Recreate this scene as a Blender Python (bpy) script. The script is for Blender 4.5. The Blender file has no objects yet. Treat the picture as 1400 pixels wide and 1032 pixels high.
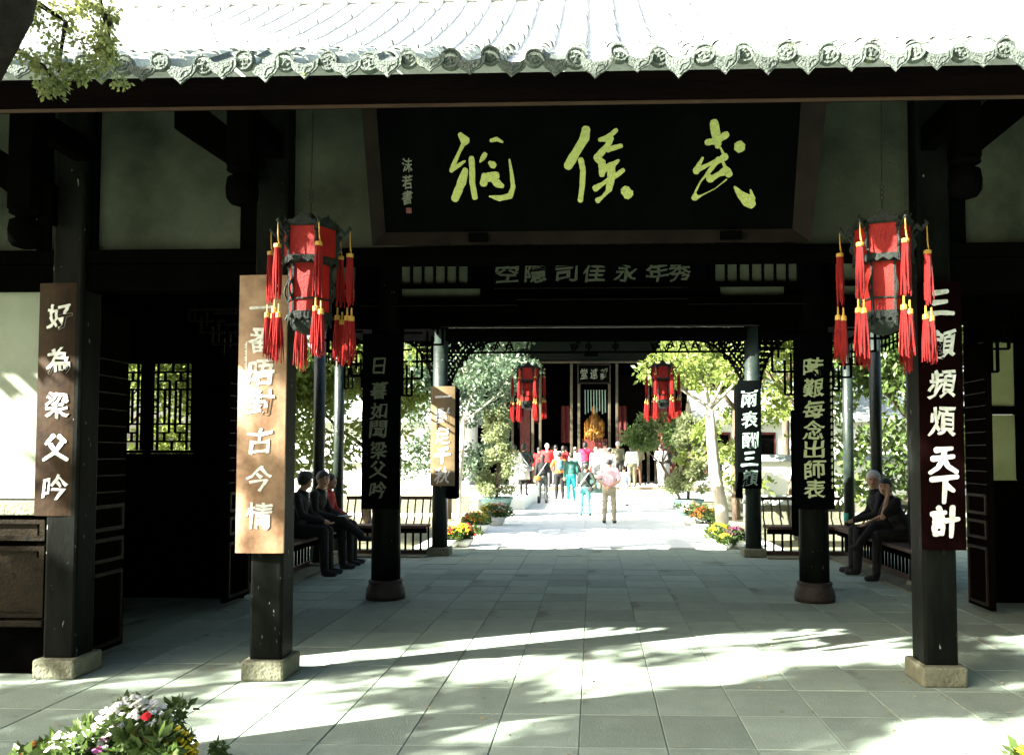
import bpy, bmesh, math, random
import numpy as np
from mathutils import Vector, Matrix, Euler
R = math.radians
rng = random.Random(7)
scn = bpy.context.scene
col = scn.collection

# ------------------------------------------------------------------ camera
F, CXP, CYP = 1150.0, 772.0, 571.0
YAW, PITCH, H = math.atan(0.034), math.atan(0.044), 1.7
cd = bpy.data.cameras.new('camera'); cam = bpy.data.objects.new('camera', cd); col.objects.link(cam)
cd.sensor_width = 36; cd.lens = 36*F/1400; cd.clip_end = 900; cd.clip_start = .1
cd.shift_x = (700-CXP)/1400; cd.shift_y = (CYP-516)/1400
cam.location = (0, 0, H); cam.rotation_euler = (math.pi/2+PITCH, 0, YAW)
scn.camera = cam
CR = Euler((math.pi/2+PITCH, 0, YAW)).to_matrix()
def P(px, py, Y):
    """where the sight line of a photo pixel meets the upright plane at depth Y"""
    d = CR @ Vector(((px-CXP)/F, (CYP-py)/F, -1)); t = Y/d.y
    return Vector((d.x*t, Y, H+d.z*t))
def PX(px, Y, py=622): return P(px, py, Y).x
def PZ(py, Y, px=811): return P(px, py, Y).z

# ------------------------------------------------------------------ light
SUN_EL = R(29.0); SUNV = Vector((-.89, -.455, 0)).normalized()*math.cos(SUN_EL); SUNV.z = math.sin(SUN_EL)
world = bpy.data.worlds.new('World'); scn.world = world; world.use_nodes = True
wn = world.node_tree.nodes; wl = world.node_tree.links
sky = wn.new('ShaderNodeTexSky'); sky.sky_type = 'NISHITA'; sky.sun_disc = False
sky.sun_elevation = SUN_EL; sky.sun_rotation = math.atan2(SUNV.x, SUNV.y); sky.air_density = 1.0; sky.dust_density = 4.0; sky.ozone_density = 1.0
wl.new(sky.outputs[0], wn['Background'].inputs[0]); wn['Background'].inputs[1].default_value = .05
sd = bpy.data.lights.new('sun', 'SUN'); sd.energy = 5.0; sd.angle = R(.55); sd.color = (1, .955, .86)
sun = bpy.data.objects.new('sun', sd); col.objects.link(sun); sun.rotation_euler = SUNV.to_track_quat('Z', 'Y').to_euler(); sun.location = (-20, -10, 20)
vs = scn.view_settings; vs.view_transform = 'Standard'; vs.look = 'None'; vs.exposure = 3.5; vs.gamma = 1; vs.use_curve_mapping = False
scn.cycles.max_bounces = 6

# ------------------------------------------------------------------ materials
def mat(name, c, rough=.6, c2=None, scale=6, bump=0, bscale=40, spec=.3, trans=0, rnd=0, chips=None, stretch=None, metal=0, contrast=.5):
    m = bpy.data.materials.new(name); m.use_nodes = True; n = m.node_tree.nodes; l = m.node_tree.links
    b = n['Principled BSDF']; b.inputs['Roughness'].default_value = rough; b.inputs['Specular IOR Level'].default_value = spec
    b.inputs['Metallic'].default_value = metal
    c2 = c2 or tuple(v*.62 for v in c)
    tc = n.new('ShaderNodeTexCoord'); mp = n.new('ShaderNodeMapping'); l.new(tc.outputs['Object'], mp.inputs[0])
    if stretch: mp.inputs['Scale'].default_value = stretch
    oi = n.new('ShaderNodeObjectInfo'); l.new(oi.outputs['Random'], mp.inputs['Location'])
    t = n.new('ShaderNodeTexNoise'); t.inputs['Scale'].default_value = scale; t.inputs['Detail'].default_value = 7; t.inputs['Roughness'].default_value = .62; l.new(mp.outputs[0], t.inputs[0])
    r = n.new('ShaderNodeValToRGB'); r.color_ramp.elements[0].position = .5-contrast*.4; r.color_ramp.elements[1].position = .5+contrast*.4
    r.color_ramp.elements[0].color = (*c2, 1); r.color_ramp.elements[1].color = (*c, 1); l.new(t.outputs[0], r.inputs[0]); out = r.outputs[0]
    if chips:
        cc, cs, th = chips
        t3 = n.new('ShaderNodeTexNoise'); t3.inputs['Scale'].default_value = cs; t3.inputs['Detail'].default_value = 5; l.new(mp.outputs[0], t3.inputs[0])
        rr = n.new('ShaderNodeValToRGB'); rr.color_ramp.elements[0].position = th; rr.color_ramp.elements[1].position = th+.03; l.new(t3.outputs[0], rr.inputs[0])
        mx = n.new('ShaderNodeMix'); mx.data_type = 'RGBA'; l.new(rr.outputs[0], mx.inputs[0]); l.new(out, mx.inputs[6]); mx.inputs[7].default_value = (*cc, 1); out = mx.outputs[2]
    if rnd:
        hs = n.new('ShaderNodeHueSaturation'); mr = n.new('ShaderNodeMapRange'); mr.inputs[3].default_value = 1-rnd; mr.inputs[4].default_value = 1+rnd
        l.new(oi.outputs['Random'], mr.inputs[0]); l.new(mr.outputs[0], hs.inputs['Value']); l.new(out, hs.inputs['Color']); out = hs.outputs[0]
    l.new(out, b.inputs['Base Color'])
    if bump:
        t2 = n.new('ShaderNodeTexNoise'); t2.inputs['Scale'].default_value = bscale; t2.inputs['Detail'].default_value = 6; l.new(mp.outputs[0], t2.inputs[0])
        bp = n.new('ShaderNodeBump'); bp.inputs['Strength'].default_value = bump; bp.inputs['Distance'].default_value = .02; l.new(t2.outputs[0], bp.inputs['Height']); l.new(bp.outputs[0], b.inputs['Normal'])
    if trans:
        tr = n.new('ShaderNodeBsdfTranslucent'); l.new(out, tr.inputs[0]); ms = n.new('ShaderNodeMixShader'); ms.inputs[0].default_value = trans
        l.new(b.outputs[0], ms.inputs[1]); l.new(tr.outputs[0], ms.inputs[2]); l.new(ms.outputs[0], n['Material Output'].inputs[0])
    return m
M = dict(
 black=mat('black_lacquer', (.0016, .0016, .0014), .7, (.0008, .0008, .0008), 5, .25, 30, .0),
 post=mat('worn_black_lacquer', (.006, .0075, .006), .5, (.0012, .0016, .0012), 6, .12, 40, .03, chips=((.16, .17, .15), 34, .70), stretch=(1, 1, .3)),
 green=mat('dark_green_paint', (.016, .026, .020), .4, (.006, .010, .008), 8, .3, 40, .3, chips=((.2, .22, .18), 20, .72)),
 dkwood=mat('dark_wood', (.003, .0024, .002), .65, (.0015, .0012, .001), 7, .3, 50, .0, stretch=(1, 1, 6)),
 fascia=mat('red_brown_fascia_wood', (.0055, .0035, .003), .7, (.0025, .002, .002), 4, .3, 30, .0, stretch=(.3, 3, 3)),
 brown=mat('brown_lacquer', (.10, .048, .022), .38, (.05, .022, .012), 6, .2, 30, .4),
 panel=mat('dado_panel_wood', (.014, .010, .005), .5, (.004, .0035, .002), 5, .3, 40, .05, chips=((.003, .003, .003), 12, .62)),
 plaqueblk=mat('plaque_black_lacquer', (.0018, .0024, .0024), .7, (.001, .0012, .0012), 3, .1, 30, .0),
 plaquebrn=mat('plaque_brown_lacquer', (.38, .25, .15), .45, (.10, .045, .018), 3.2, .12, 20, .25),  # pale mottling stands in for the sun burning out the left front board
 framebrn=mat('plaque_frame_wood', (.014, .011, .009), .6, (.007, .0055, .005), 5, .2, 40, .04),
 redframe=mat('red_wood', (.12, .02, .014), .5, (.05, .012, .01), 8, .2, 40, .3),
 gold=mat('gilt_paint', (.52, .56, .18), .5, (.24, .30, .08), 45, .6, 90, .3, contrast=.9),
 dimgold=mat('tarnished_gilt', (.12, .135, .10), .6, (.08, .09, .065), 22, .2, 60, .3),
 white=mat('white_paint', (.78, .78, .74), .6, (.42, .42, .38), 26, .1, 60, .3),
 cyanw=mat('pale_green_white_paint', (.24, .35, .29), .6, (.16, .25, .2), 14, .1, 60, .3),
 plaster=mat('shade_dark_stained_plaster', (.068, .080, .058), .9, (.012, .016, .011), 1.5, .3, 60, .1, contrast=.6),  # stained plaster, darkened overall to carry the shade under the eave
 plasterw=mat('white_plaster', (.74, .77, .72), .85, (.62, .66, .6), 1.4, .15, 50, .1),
 plasterb=mat('lit_green_plaster', (.30, .32, .17), .85, (.22, .23, .11), 2.4, .3, 60, .1),  # light on the right back wall is put into this colour
 stone=mat('pedestal_stone', (.19, .195, .135), .85, (.08, .085, .055), 9, .8, 40, .2, contrast=.8),
 tile=mat('floor_slab_stone', (.275, .335, .27), .82, (.185, .235, .185), 5, .3, 90, .18, rnd=.18, contrast=1.0, chips=((.16,.18,.145), 1.6, .64)),
 mortar=mat('joint_mortar', (.23, .25, .21), .9, (.16, .175, .145), 12, .3, 60, .1),
 court=mat('court_stone', (.74, .77, .74), .85, (.64, .67, .64), 3, .3, 40, .2),
 ground=mat('garden_earth', (.20, .19, .12), .95, (.10, .11, .06), .6, .3, 20, .1),
 rtile=mat('grey_roof_tile', (.36, .40, .37), .8, (.15, .19, .17), 14, .9, 70, .25, rnd=.3, contrast=.9, chips=((.15, .2, .08), 9, .68)),
 rbase=mat('roof_under_tile', (.6, .62, .6), .85, (.45, .47, .45), 4, .4, 40, .2),  # raised pale so the roof looks burnt out by the sun
 red=mat('red_silk', (.40, .022, .012), .55, (.22, .006, .006), 5, .3, 120, .3, trans=.45),
 tassel=mat('red_tassel_thread', (.44, .012, .008), .6, (.2, .004, .004), 30, .8, 200, .3, trans=.25, stretch=(6, 6, .2)),
 yel=mat('yellow_cord', (.36, .21, .035), .6, (.25, .14, .02), 20, .2, 90, .3),
 lframe=mat('lantern_frame', (.016, .022, .018), .5, (.006, .008, .007), 20, .3, 60, .1),
 bark=mat('bark', (.13, .10, .07), .9, (.05, .04, .03), 12, 1, 30, .1, stretch=(1, 1, .3)),
 barkw=mat('pale_bark', (.48, .45, .36), .85, (.3, .28, .2), 9, .7, 30, .1, stretch=(1, 1, .3)),
 pot=mat('glazed_planter', (.05, .11, .10), .5, (.02, .05, .045), 12, .8, 30, .4, contrast=.7),
 wpot=mat('white_pot', (.7, .7, .66), .7, (.55, .55, .5), 9, .2, 40, .2),
 gild=mat('gilded_statue', (.42, .20, .025), .4, (.06, .02, .005), 12, .5, 30, .5, metal=.5),
 skin=mat('skin', (.45, .27, .18), .6, (.40, .23, .15), 8, .05, 60, .3),
 hair=mat('black_hair', (.012, .011, .010), .5, (.006, .006, .005), 30, .5, 120, .4),
 ghair=mat('white_hair', (.55, .55, .55), .6, (.35, .35, .35), 30, .5, 120, .3),
)
def leafm(name, c, c2, tr=.4): return mat(name, c, .5, c2, 1.3, 0, 40, .35, trans=tr, contrast=.7)
M['leaf'] = leafm('broad_leaf', (.10, .15, .035), (.035, .07, .018))
M['leafy'] = leafm('yellow_green_leaf', (.22, .27, .06), (.09, .14, .03), .5)
M['leafb'] = leafm('blue_green_cypress', (.11, .16, .09), (.05, .09, .05), .35)
M['leafd'] = leafm('dark_leaf', (.05, .08, .03), (.02, .04, .012), .3)
M['leafp'] = leafm('pale_shrub_leaf', (.30, .34, .17), (.14, .18, .08), .5)
_sm = {}
def solid(c, rough=.75, name='cloth'):
    k = (tuple(c), rough)
    if k not in _sm: _sm[k] = mat(name, c, rough, tuple(v*.6 for v in c), 9, .9, 22, .2)
    return _sm[k]

# ------------------------------------------------------------------ mesh builder
class MB:
    def __init__(s): s.v = []; s.f = []; s.mi = []; s.c = 0
    def add(s, vs_, fs, m=0):
        o = len(s.v); s.v += [tuple(v) for v in vs_]; s.f += [tuple(i+o for i in f) for f in fs]; s.mi += [m]*len(fs)
    def box(s, a, b, m=0, ch=0):
        x0, y0, z0 = (min(a[i], b[i]) for i in range(3)); x1, y1, z1 = (max(a[i], b[i]) for i in range(3))
        s.add([(x0,y0,z0),(x1,y0,z0),(x1,y1,z0),(x0,y1,z0),(x0,y0,z1),(x1,y0,z1),(x1,y1,z1),(x0,y1,z1)],
              [(0,3,2,1),(4,5,6,7),(0,1,5,4),(1,2,6,5),(2,3,7,6),(3,0,4,7)], m); return s
    def bar(s, p, q, w, h, m=0, up=(0,0,1)):
        p, q = Vector(p), Vector(q); d = (q-p).normalized(); u = Vector(up)
        if abs(d.dot(u)) > .98: u = Vector((0,1,0))
        r = d.cross(u).normalized(); u = r.cross(d).normalized()
        vs_ = [c+r*(sx*w/2)+u*(sz*h/2) for c in (p, q) for sx, sz in ((-1,-1),(1,-1),(1,1),(-1,1))]
        s.add(vs_, [(0,1,2,3),(7,6,5,4),(0,4,5,1),(1,5,6,2),(2,6,7,3),(3,7,4,0)], m); return s
    def tube(s, pts, rad, n=8, m=0, cap=True):
        pts = [Vector(p) for p in pts]
        if not hasattr(rad, '__len__'): rad = [rad]*len(pts)
        o = len(s.v); prev = None
        for i, p in enumerate(pts):
            d = (pts[min(i+1, len(pts)-1)]-pts[max(i-1, 0)]).normalized()
            if prev is None:
                u = Vector((0,0,1)) if abs(d.z) < .9 else Vector((1,0,0)); r = d.cross(u).normalized()
            else: r = (prev-d*prev.dot(d)).normalized()
            prev = r; u = r.cross(d)
            for k in range(n):
                a = 2*math.pi*k/n; s.v.append(tuple(p+(r*math.cos(a)+u*math.sin(a))*rad[i]))
        for i in range(len(pts)-1):
            for k in range(n):
                a, b = o+i*n+k, o+i*n+(k+1)%n; s.f.append((a, b, b+n, a+n)); s.mi.append(m)
        if cap:
            s.f.append(tuple(o+k for k in range(n))[::-1]); s.mi.append(m); e = o+(len(pts)-1)*n; s.f.append(tuple(e+k for k in range(n))); s.mi.append(m)
        return s
    def lathe(s, prof, n=20, c=(0,0,0), m=0):
        o = len(s.v)
        for r, z in prof:
            for k in range(n):
                a = 2*math.pi*k/n; s.v.append((c[0]+r*math.cos(a), c[1]+r*math.sin(a), c[2]+z))
        for i in range(len(prof)-1):
            for k in range(n):
                a, b = o+i*n+k, o+i*n+(k+1)%n; s.f.append((a, b, b+n, a+n)); s.mi.append(m)
        s.f.append(tuple(o+k for k in range(n))[::-1]); s.mi.append(m); e = o+(len(prof)-1)*n; s.f.append(tuple(e+k for k in range(n))); s.mi.append(m)
        return s
    def prism(s, poly, fn, t, m=0):
        """poly in 2D, fn(u,v,w) -> 3D; extruded w from 0 to t"""
        n = len(poly); s.add([fn(u, v, 0) for u, v in poly]+[fn(u, v, t) for u, v in poly],
            [tuple(range(n))[::-1], tuple(range(n, 2*n))]+[(i, (i+1)%n, (i+1)%n+n, i+n) for i in range(n)], m); return s
    def sphere(s, c, r, m=0, n=12, k=8):
        if not hasattr(r, '__len__'): r = (r, r, r)
        o = len(s.v); c = Vector(c)
        for i in range(k+1):
            t = math.pi*i/k
            for j in range(n):
                a = 2*math.pi*j/n; s.v.append((c.x+r[0]*math.sin(t+1e-3*(i==0)-1e-3*(i==k))*math.cos(a), c.y+r[1]*math.sin(t+1e-3*(i==0)-1e-3*(i==k))*math.sin(a), c.z-r[2]*math.cos(t)))
        for i in range(k):
            for j in range(n):
                a, b = o+i*n+j, o+i*n+(j+1)%n; s.f.append((a, b, b+n, a+n)); s.mi.append(m)
        s.f.append(tuple(o+j for j in range(n))[::-1]); s.mi.append(m); s.f.append(tuple(o+k*n+j for j in range(n))); s.mi.append(m)
        return s
    def mesh(s, name, mats, smooth=False):
        me = bpy.data.meshes.new(name); me.from_pydata(s.v, [], s.f)
        for m in (mats if isinstance(mats, (list, tuple)) else [mats]): me.materials.append(m)
        me.polygons.foreach_set('material_index', s.mi)
        if smooth: me.polygons.foreach_set('use_smooth', [True]*len(s.f))
        me.update(); return me
    def build(s, name, mats, parent=None, smooth=False, bevel=0, kind=None, loc=None):
        return link(name, s.mesh(name, mats, smooth), parent, bevel, kind, loc)
def link(name, me, parent=None, bevel=0, kind=None, loc=None):
    o = bpy.data.objects.new(name, me); col.objects.link(o); o.parent = parent
    if loc is not None: o.location = loc
    if bevel:
        b = o.modifiers.new('bevel', 'BEVEL'); b.width = bevel; b.segments = 2; b.limit_method = 'ANGLE'
    if kind: o['kind'] = kind
    return o
def tag(o, label=None, cat=None, group=None, kind=None):
    for k, v in (('label', label), ('category', cat), ('group', group), ('kind', kind)):
        if v: o[k] = v
    return o
def thing(name, label, cat, loc=(0,0,0), rz=0, group=None):
    o = bpy.data.objects.new(name, None); col.objects.link(o); o.location = loc; o.rotation_euler = (0,0,rz)
    o.empty_display_size = .2
    return tag(o, label, cat, group)
def struct(o): o['kind'] = 'structure'; return o
def leafmesh(name, n, clumps, size, material, seed, droop=.3, aspect=.45):
    """n leaf blades scattered round clump centres [(x,y,z,r)]"""
    g = np.random.default_rng(seed); cl = np.array(clumps, float); w = cl[:,3]**2; w = w/w.sum()
    idx = g.choice(len(cl), n, p=w); d = g.normal(size=(n,3)); d /= np.linalg.norm(d, axis=1)[:,None]
    rr = cl[idx,3]*g.random(n)**.45; c = cl[idx,:3]+d*rr[:,None]*np.array([1,1,.72])
    a = d*.6+g.normal(size=(n,3))*.7; a[:,2] -= droop; a /= np.linalg.norm(a, axis=1)[:,None]
    b = np.cross(a, g.normal(size=(n,3))); b /= np.linalg.norm(b, axis=1)[:,None]
    s = size*(.6+.8*g.random(n))[:,None]
    v = np.stack([c, c+a*s*.45+b*s*aspect*.5, c+a*s, c+a*s*.45-b*s*aspect*.5], 1).reshape(-1,3)
    me = bpy.data.meshes.new(name); me.vertices.add(4*n); me.vertices.foreach_set('co', v.astype(np.float32).ravel())
    me.loops.add(4*n); me.loops.foreach_set('vertex_index', np.arange(4*n, dtype=np.int32)); me.polygons.add(n)
    me.polygons.foreach_set('loop_start', np.arange(0, 4*n, 4, dtype=np.int32)); me.materials.append(material); me.update(calc_edges=True); return me

# ------------------------------------------------------------------ lettering
FONTCH = '顧頻煩好為梁吟番晤對古今情暮如聞時艱每念出師表兩酬足秋空隱司佳永年秀靜遠堂沫若書'
GL = {}
_tmp = []
for ch in FONTCH:
    cu = bpy.data.curves.new('glyph', 'FONT'); cu.body = ch; cu.size = 1; cu.offset = .016; cu.extrude = .5; cu.resolution_u = 3
    cu.align_x = 'CENTER'; o = bpy.data.objects.new('glyph', cu); col.objects.link(o); _tmp.append((ch, o))
bpy.context.view_layer.update(); dg = bpy.context.evaluated_depsgraph_get()
for ch, o in _tmp:
    me = bpy.data.meshes.new_from_object(o.evaluated_get(dg))
    v = np.array([x.co[:] for x in me.vertices]); f = [tuple(p.vertices) for p in me.polygons]
    if len(v):
        lo, hi = v.min(0), v.max(0); v[:,0] = (v[:,0]-lo[0])/(hi[0]-lo[0]); v[:,1] = (v[:,1]-lo[1])/(hi[1]-lo[1])
    GL[ch] = (v, f)
    cu = o.data; bpy.data.objects.remove(o); bpy.data.curves.remove(cu); bpy.data.meshes.remove(me)
ST = {
 '三': [[(.2,.84),(.72,.9)],[(.25,.5),(.7,.55)],[(.02,.1),(.5,.16),(.98,.14)]],
 '天': [[(.2,.8),(.78,.86)],[(.1,.5),(.85,.58)],[(.52,.84),(.47,.5),(.3,.2),(.03,.02)],[(.48,.5),(.66,.24),(1,.05)]],
 '下': [[(.03,.78),(.97,.88)],[(.52,.84),(.5,.0)],[(.55,.58),(.84,.4)]],
 '計': [[(.24,.98),(.32,.9)],[(.03,.76),(.5,.82)],[(.12,.62),(.42,.66)],[(.12,.48),(.42,.52)],[(.12,.34),(.16,.06)],[(.12,.34),(.44,.38),(.4,.08)],[(.16,.1),(.42,.12)],[(.5,.54),(1,.6)],[(.75,1),(.74,.0)]],
 '父': [[(.36,.97),(.08,.66)],[(.6,.95),(.86,.74)],[(.74,.72),(.5,.34),(.02,.04)],[(.28,.62),(.55,.3),(1,.05)]],
 '一': [[(.05,.48),(.95,.55)]],
 '千': [[(.8,.95),(.25,.8)],[(.03,.48),(.97,.56)],[(.52,.84),(.5,.0)]],
 '日': [[(.2,.92),(.18,.08)],[(.2,.92),(.82,.94),(.78,.06)],[(.24,.5),(.74,.52)],[(.2,.1),(.78,.1)]],
}
def brush(strokes, hw, t, sx, sy, jit=0):
    """brush strokes as separate raised ribbons; each stroke a list of (x,y[,halfwidth])"""
    mb = MB(); rg = random.Random(len(strokes)*31+int(hw*1000))
    for si, st in enumerate(strokes):
        pts = [(p[0]*sx, p[1]*sy, (p[2] if len(p) > 2 else hw*(1.15 if i == 0 else .9 if i < len(st)-1 else .8))) for i, p in enumerate(st)]
        if len(pts) == 1: pts = [pts[0], (pts[0][0]+1e-3, pts[0][1]+1e-3, pts[0][2])]
        dn = []
        for i in range(len(pts)-1):
            for k in range(4):
                a = k/4; dn.append(tuple(pts[i][j]*(1-a)+pts[i+1][j]*a for j in range(3)))
        dn.append(pts[-1]); L, Rr = [], []
        for i, p in enumerate(dn):
            q0, q1 = dn[max(0, i-1)], dn[min(len(dn)-1, i+1)]; dx, dy = q1[0]-q0[0], q1[1]-q0[1]; n = math.hypot(dx, dy) or 1; dx /= n; dy /= n
            w = p[2]*(1+rg.uniform(-.1, .1)); L.append((p[0]-dy*w, p[1]+dx*w)); Rr.append((p[0]+dy*w, p[1]-dx*w))
        def capp(c, d, w, sgn):
            a0 = math.atan2(d[1], d[0]); return [(c[0]+math.cos(a0+sgn*(90-45*k)*math.pi/180)*w*(.9 if k != 2 else .75), c[1]+math.sin(a0+sgn*(90-45*k)*math.pi/180)*w*(.9 if k != 2 else .75)) for k in (1, 2, 3)]
        d1 = (dn[-1][0]-dn[-2][0], dn[-1][1]-dn[-2][1]); d0 = (dn[0][0]-dn[1][0], dn[0][1]-dn[1][1])
        c1 = capp(dn[-1], d1, dn[-1][2], 1); c0 = capp(dn[0], d0, dn[0][2], 1)
        o = len(mb.v); tt = t*(1+.07*si)
        front = [L, Rr]
        vs_ = []; 
        for i in range(len(dn)): vs_ += [(*L[i], tt), (*Rr[i], tt), (*L[i], 0), (*Rr[i], 0)]
        fs = []
        for i in range(len(dn)-1):
            a = 4*i; fs += [(a, a+1, a+5, a+4), (a+2, a, a+4, a+6), (a+1, a+3, a+7, a+5)]
        mb.add(vs_, fs)
        mb.prism([L[-1]]+c1+[Rr[-1]], lambda u, v, w: (u, v, w), tt*.999); mb.prism([Rr[0]]+c0+[L[0]], lambda u, v, w: (u, v, w), tt*.999)
    return mb
def char(parent, ch, cx, cz, w, h, yfront, m, name='character', hw=.075, fn=None, t=.008, seed=0, slant=.06):
    """raised character centred at (cx,cz) on a face looking towards -Y at y=yfront (parent space)"""
    if ch in ST:
        mb = brush(ST[ch], hw*min(w, h)*1.05, 1, w, h) if False else brush(ST[ch], hw*min(w, h), 1, w, h)
        v = np.array(mb.v); v[:,2] = v[:,2]/max(v[:,2].max(), 1e-6); f = mb.f
    else:
        v, f = GL[ch]; v = v.copy(); v[:,2] = np.clip(v[:,2]+.5, 0, 1)
        if len(v) == 0: return
        x, y = v[:,0].copy(), v[:,1].copy()
        v[:,0] = (x+.035*np.sin(7*y+seed)+.02*np.sin(19*y+3*x+seed))*w; v[:,1] = (y+.06*(x-.5)+.035*np.sin(6*x+seed*1.7)+.018*np.sin(21*x))*h
    v[:,0] += slant*(v[:,1]-h/2)-w/2; v[:,1] -= h/2
    o = np.stack([v[:,0]+cx, yfront-v[:,2]*t, v[:,1]+cz], 1)
    if fn: o = np.array([fn(*p) for p in o])
    me = bpy.data.meshes.new(name); me.from_pydata([tuple(p) for p in o], [], f); me.materials.append(m); me.update()
    return link(name, me, parent)

# ================================================================== GROUND
g = MB(); g.add([(-300,-200,-.14),(300,-200,-.14),(300,500,-.14),(-300,500,-.14)], [(0,1,2,3)]); struct(g.build('ground', M['ground']))
fb = MB().box((-9, -4, -.12), (9, 15.3, -.008)); floor_ = struct(fb.build('floor', M['mortar']))
# slabs: long ones in the open front, squarer ones further in
slab = MB(); b = .02
slab.add([(0,0,0),(1,0,0),(1,1,0),(0,1,0)], [])
def slabmesh(w, l, name='slab'):
    e, g_ = .004, .0025; t = .03; m = MB()
    m.add([(g_,g_,-t),(w-g_,g_,-t),(w-g_,l-g_,-t),(g_,l-g_,-t),(g_,g_,-e),(w-g_,g_,-e),(w-g_,l-g_,-e),(g_,l-g_,-e),(g_+e,g_+e,0),(w-g_-e,g_+e,0),(w-g_-e,l-g_-e,0),(g_+e,l-g_-e,0)],
          [(0,1,5,4),(1,2,6,5),(2,3,7,6),(3,0,4,7),(4,5,9,8),(5,6,10,9),(6,7,11,10),(7,4,8,11),(8,9,10,11)]); return m.mesh(name, M['tile'])
W = .515; sa, sb = slabmesh(W, .62), slabmesh(W, .53); spots = []
for i in range(-17, 17):
    x = i*W-.085
    for k in range(21): spots.append((x, -3.7+k*.62, sa))
    for k in range(11):
        y = 9.32+k*.5437; spots.append((x, y, sb))
def vis(s):
    y = max(s[1], .1); px = 811+(s[0]+.25)*F/y
    if y < 4 or px < -80 or px > 1480: return -1
    return 1.0/y**3
spots.sort(key=vis, reverse=True); rest = MB()
for n, (x, y, me) in enumerate(spots):
    if n < 296 and vis((x, y, me)) > 0:
        o = link('slab', me, floor_, loc=(x, y, rng.uniform(-.002, .001))); o.rotation_euler = (R(rng.uniform(-.12, .12)), R(rng.uniform(-.12, .12)), 0)
    else:
        z = rng.uniform(-.004, .002); l = .62 if me is sa else .5437
        rest.box((x+.004, y+.004, -.022), (x+W-.004, y+l-.008, z))
rest.build('outer_slabs', M['tile'], floor_, kind='stuff')
cp = MB().box((-3.3, 15.32, -.12), (3.5, 38, -.022)); court = struct(cp.build('court', M['mortar']))
cs = MB()
for i in range(-6, 7):
    for k in range(36):
        y = 15.33+k*.62+(.31 if i % 2 else 0)
        if y+.62 < 37.9: cs.box((i*.52-.2, y, -.03), (i*.52+.315, y+.614, rng.uniform(-.004, .002)))
cs.build('court_slabs', M['court'], court, kind='stuff')

# ================================================================== GATE HALL
hall = thing('gate_hall', 'dark timber gate hall with tiled eave in the foreground', 'hall', (0, 8.5, 0))
def hb(name, mb, m, **k):
    o = mb.build(name, m, hall, **k); o.location = (0, -8.5, 0); return o
R1, R2, R3 = 6.5, 10.0, 14.3
# front square columns
def sqcol(px, label=None, m='post'):
    X = PX(px, 6.37, 900); mb = MB().box((X-.125, R1-.13, .14), (X+.125, R1+.13, 4.6)); o = hb('column', mb, M[m], bevel=.022)
    b_ = MB(); w = .165; b_.prism([(X-w,R1-.19),(X+w,R1-.19),(X+w,R1+.19),(X-w,R1+.19)], lambda u,v,w_: (u,v,w_), .15); bo = b_.build('pedestal', M['stone'], o, bevel=.02)
    return X
XLL = sqcol(79); XL = sqcol(362); XR = sqcol(1288); XRR = 4.35
mb = MB().box((XRR-.125, R1-.13, .14), (XRR+.125, R1+.13, 4.6)); hb('column', mb, M['post'], bevel=.02)
# lintel on the front row, wall plates
zb = PZ(355, 6.4); zt = PZ(336, 6.4)
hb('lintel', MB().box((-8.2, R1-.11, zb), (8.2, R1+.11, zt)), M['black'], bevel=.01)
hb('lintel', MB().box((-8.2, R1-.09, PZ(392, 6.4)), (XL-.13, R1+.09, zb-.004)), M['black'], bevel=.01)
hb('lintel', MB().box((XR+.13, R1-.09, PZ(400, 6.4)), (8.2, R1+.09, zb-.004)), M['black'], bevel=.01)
# plaster infill over the lintel, one panel a bay, with timber edges
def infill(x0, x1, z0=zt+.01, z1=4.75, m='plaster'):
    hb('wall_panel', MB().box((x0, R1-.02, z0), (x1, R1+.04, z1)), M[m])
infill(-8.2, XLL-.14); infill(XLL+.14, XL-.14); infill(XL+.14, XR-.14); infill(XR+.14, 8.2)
for x, w in ((PX(135, 6.45, 240)-.12, .24), (PX(62, 6.45, 240)-.0, .1), (XL-.2, .15), (XR+.2, .14)):
    hb('batten', MB().box((x-w/2, R1-.06, zt), (x+w/2, R1-.025, 4.7)), M['black'])
hb('batten', MB().box((PX(352, 6.4, 240), R1-.07, zt), (XL, R1-.03, 4.7)), M['black'])
# eave purlin brackets with hanging carved posts
def pendant(x, y, ptop, pbot, side, reach, pxs):
    o = hb('bracket_post', MB().box((x-.085, y-.085, pbot+.26), (x+.085, y+.085, 4.3)), M['black'], bevel=.012)
    k = MB().lathe([(.055,.29),(.10,.27),(.105,.245),(.06,.225),(.06,.215),(.10,.19),(.11,.12),(.105,.05),(.08,.015),(.03,0)][::-1], 16, (x, y, pbot)); ob = k.build('carved_knob', M['black'], o, smooth=True)
    hb('tie_beam', MB().box((x-.05, y+.086, 4.0), (x+.05, R1, 4.18)), M['black'])
    return o
pendant(PX(325, 5.75), 5.75, 0, P(325, 282, 5.75).z, -1, 0, 0)
pendant(PX(26, 5.75), 5.75, 0, P(26, 340, 5.75).z, -1, 0, 0)
pendant(PX(1327, 5.75), 5.75, 0, P(1327, 272, 5.75).z, 1, 0, 0)
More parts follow.
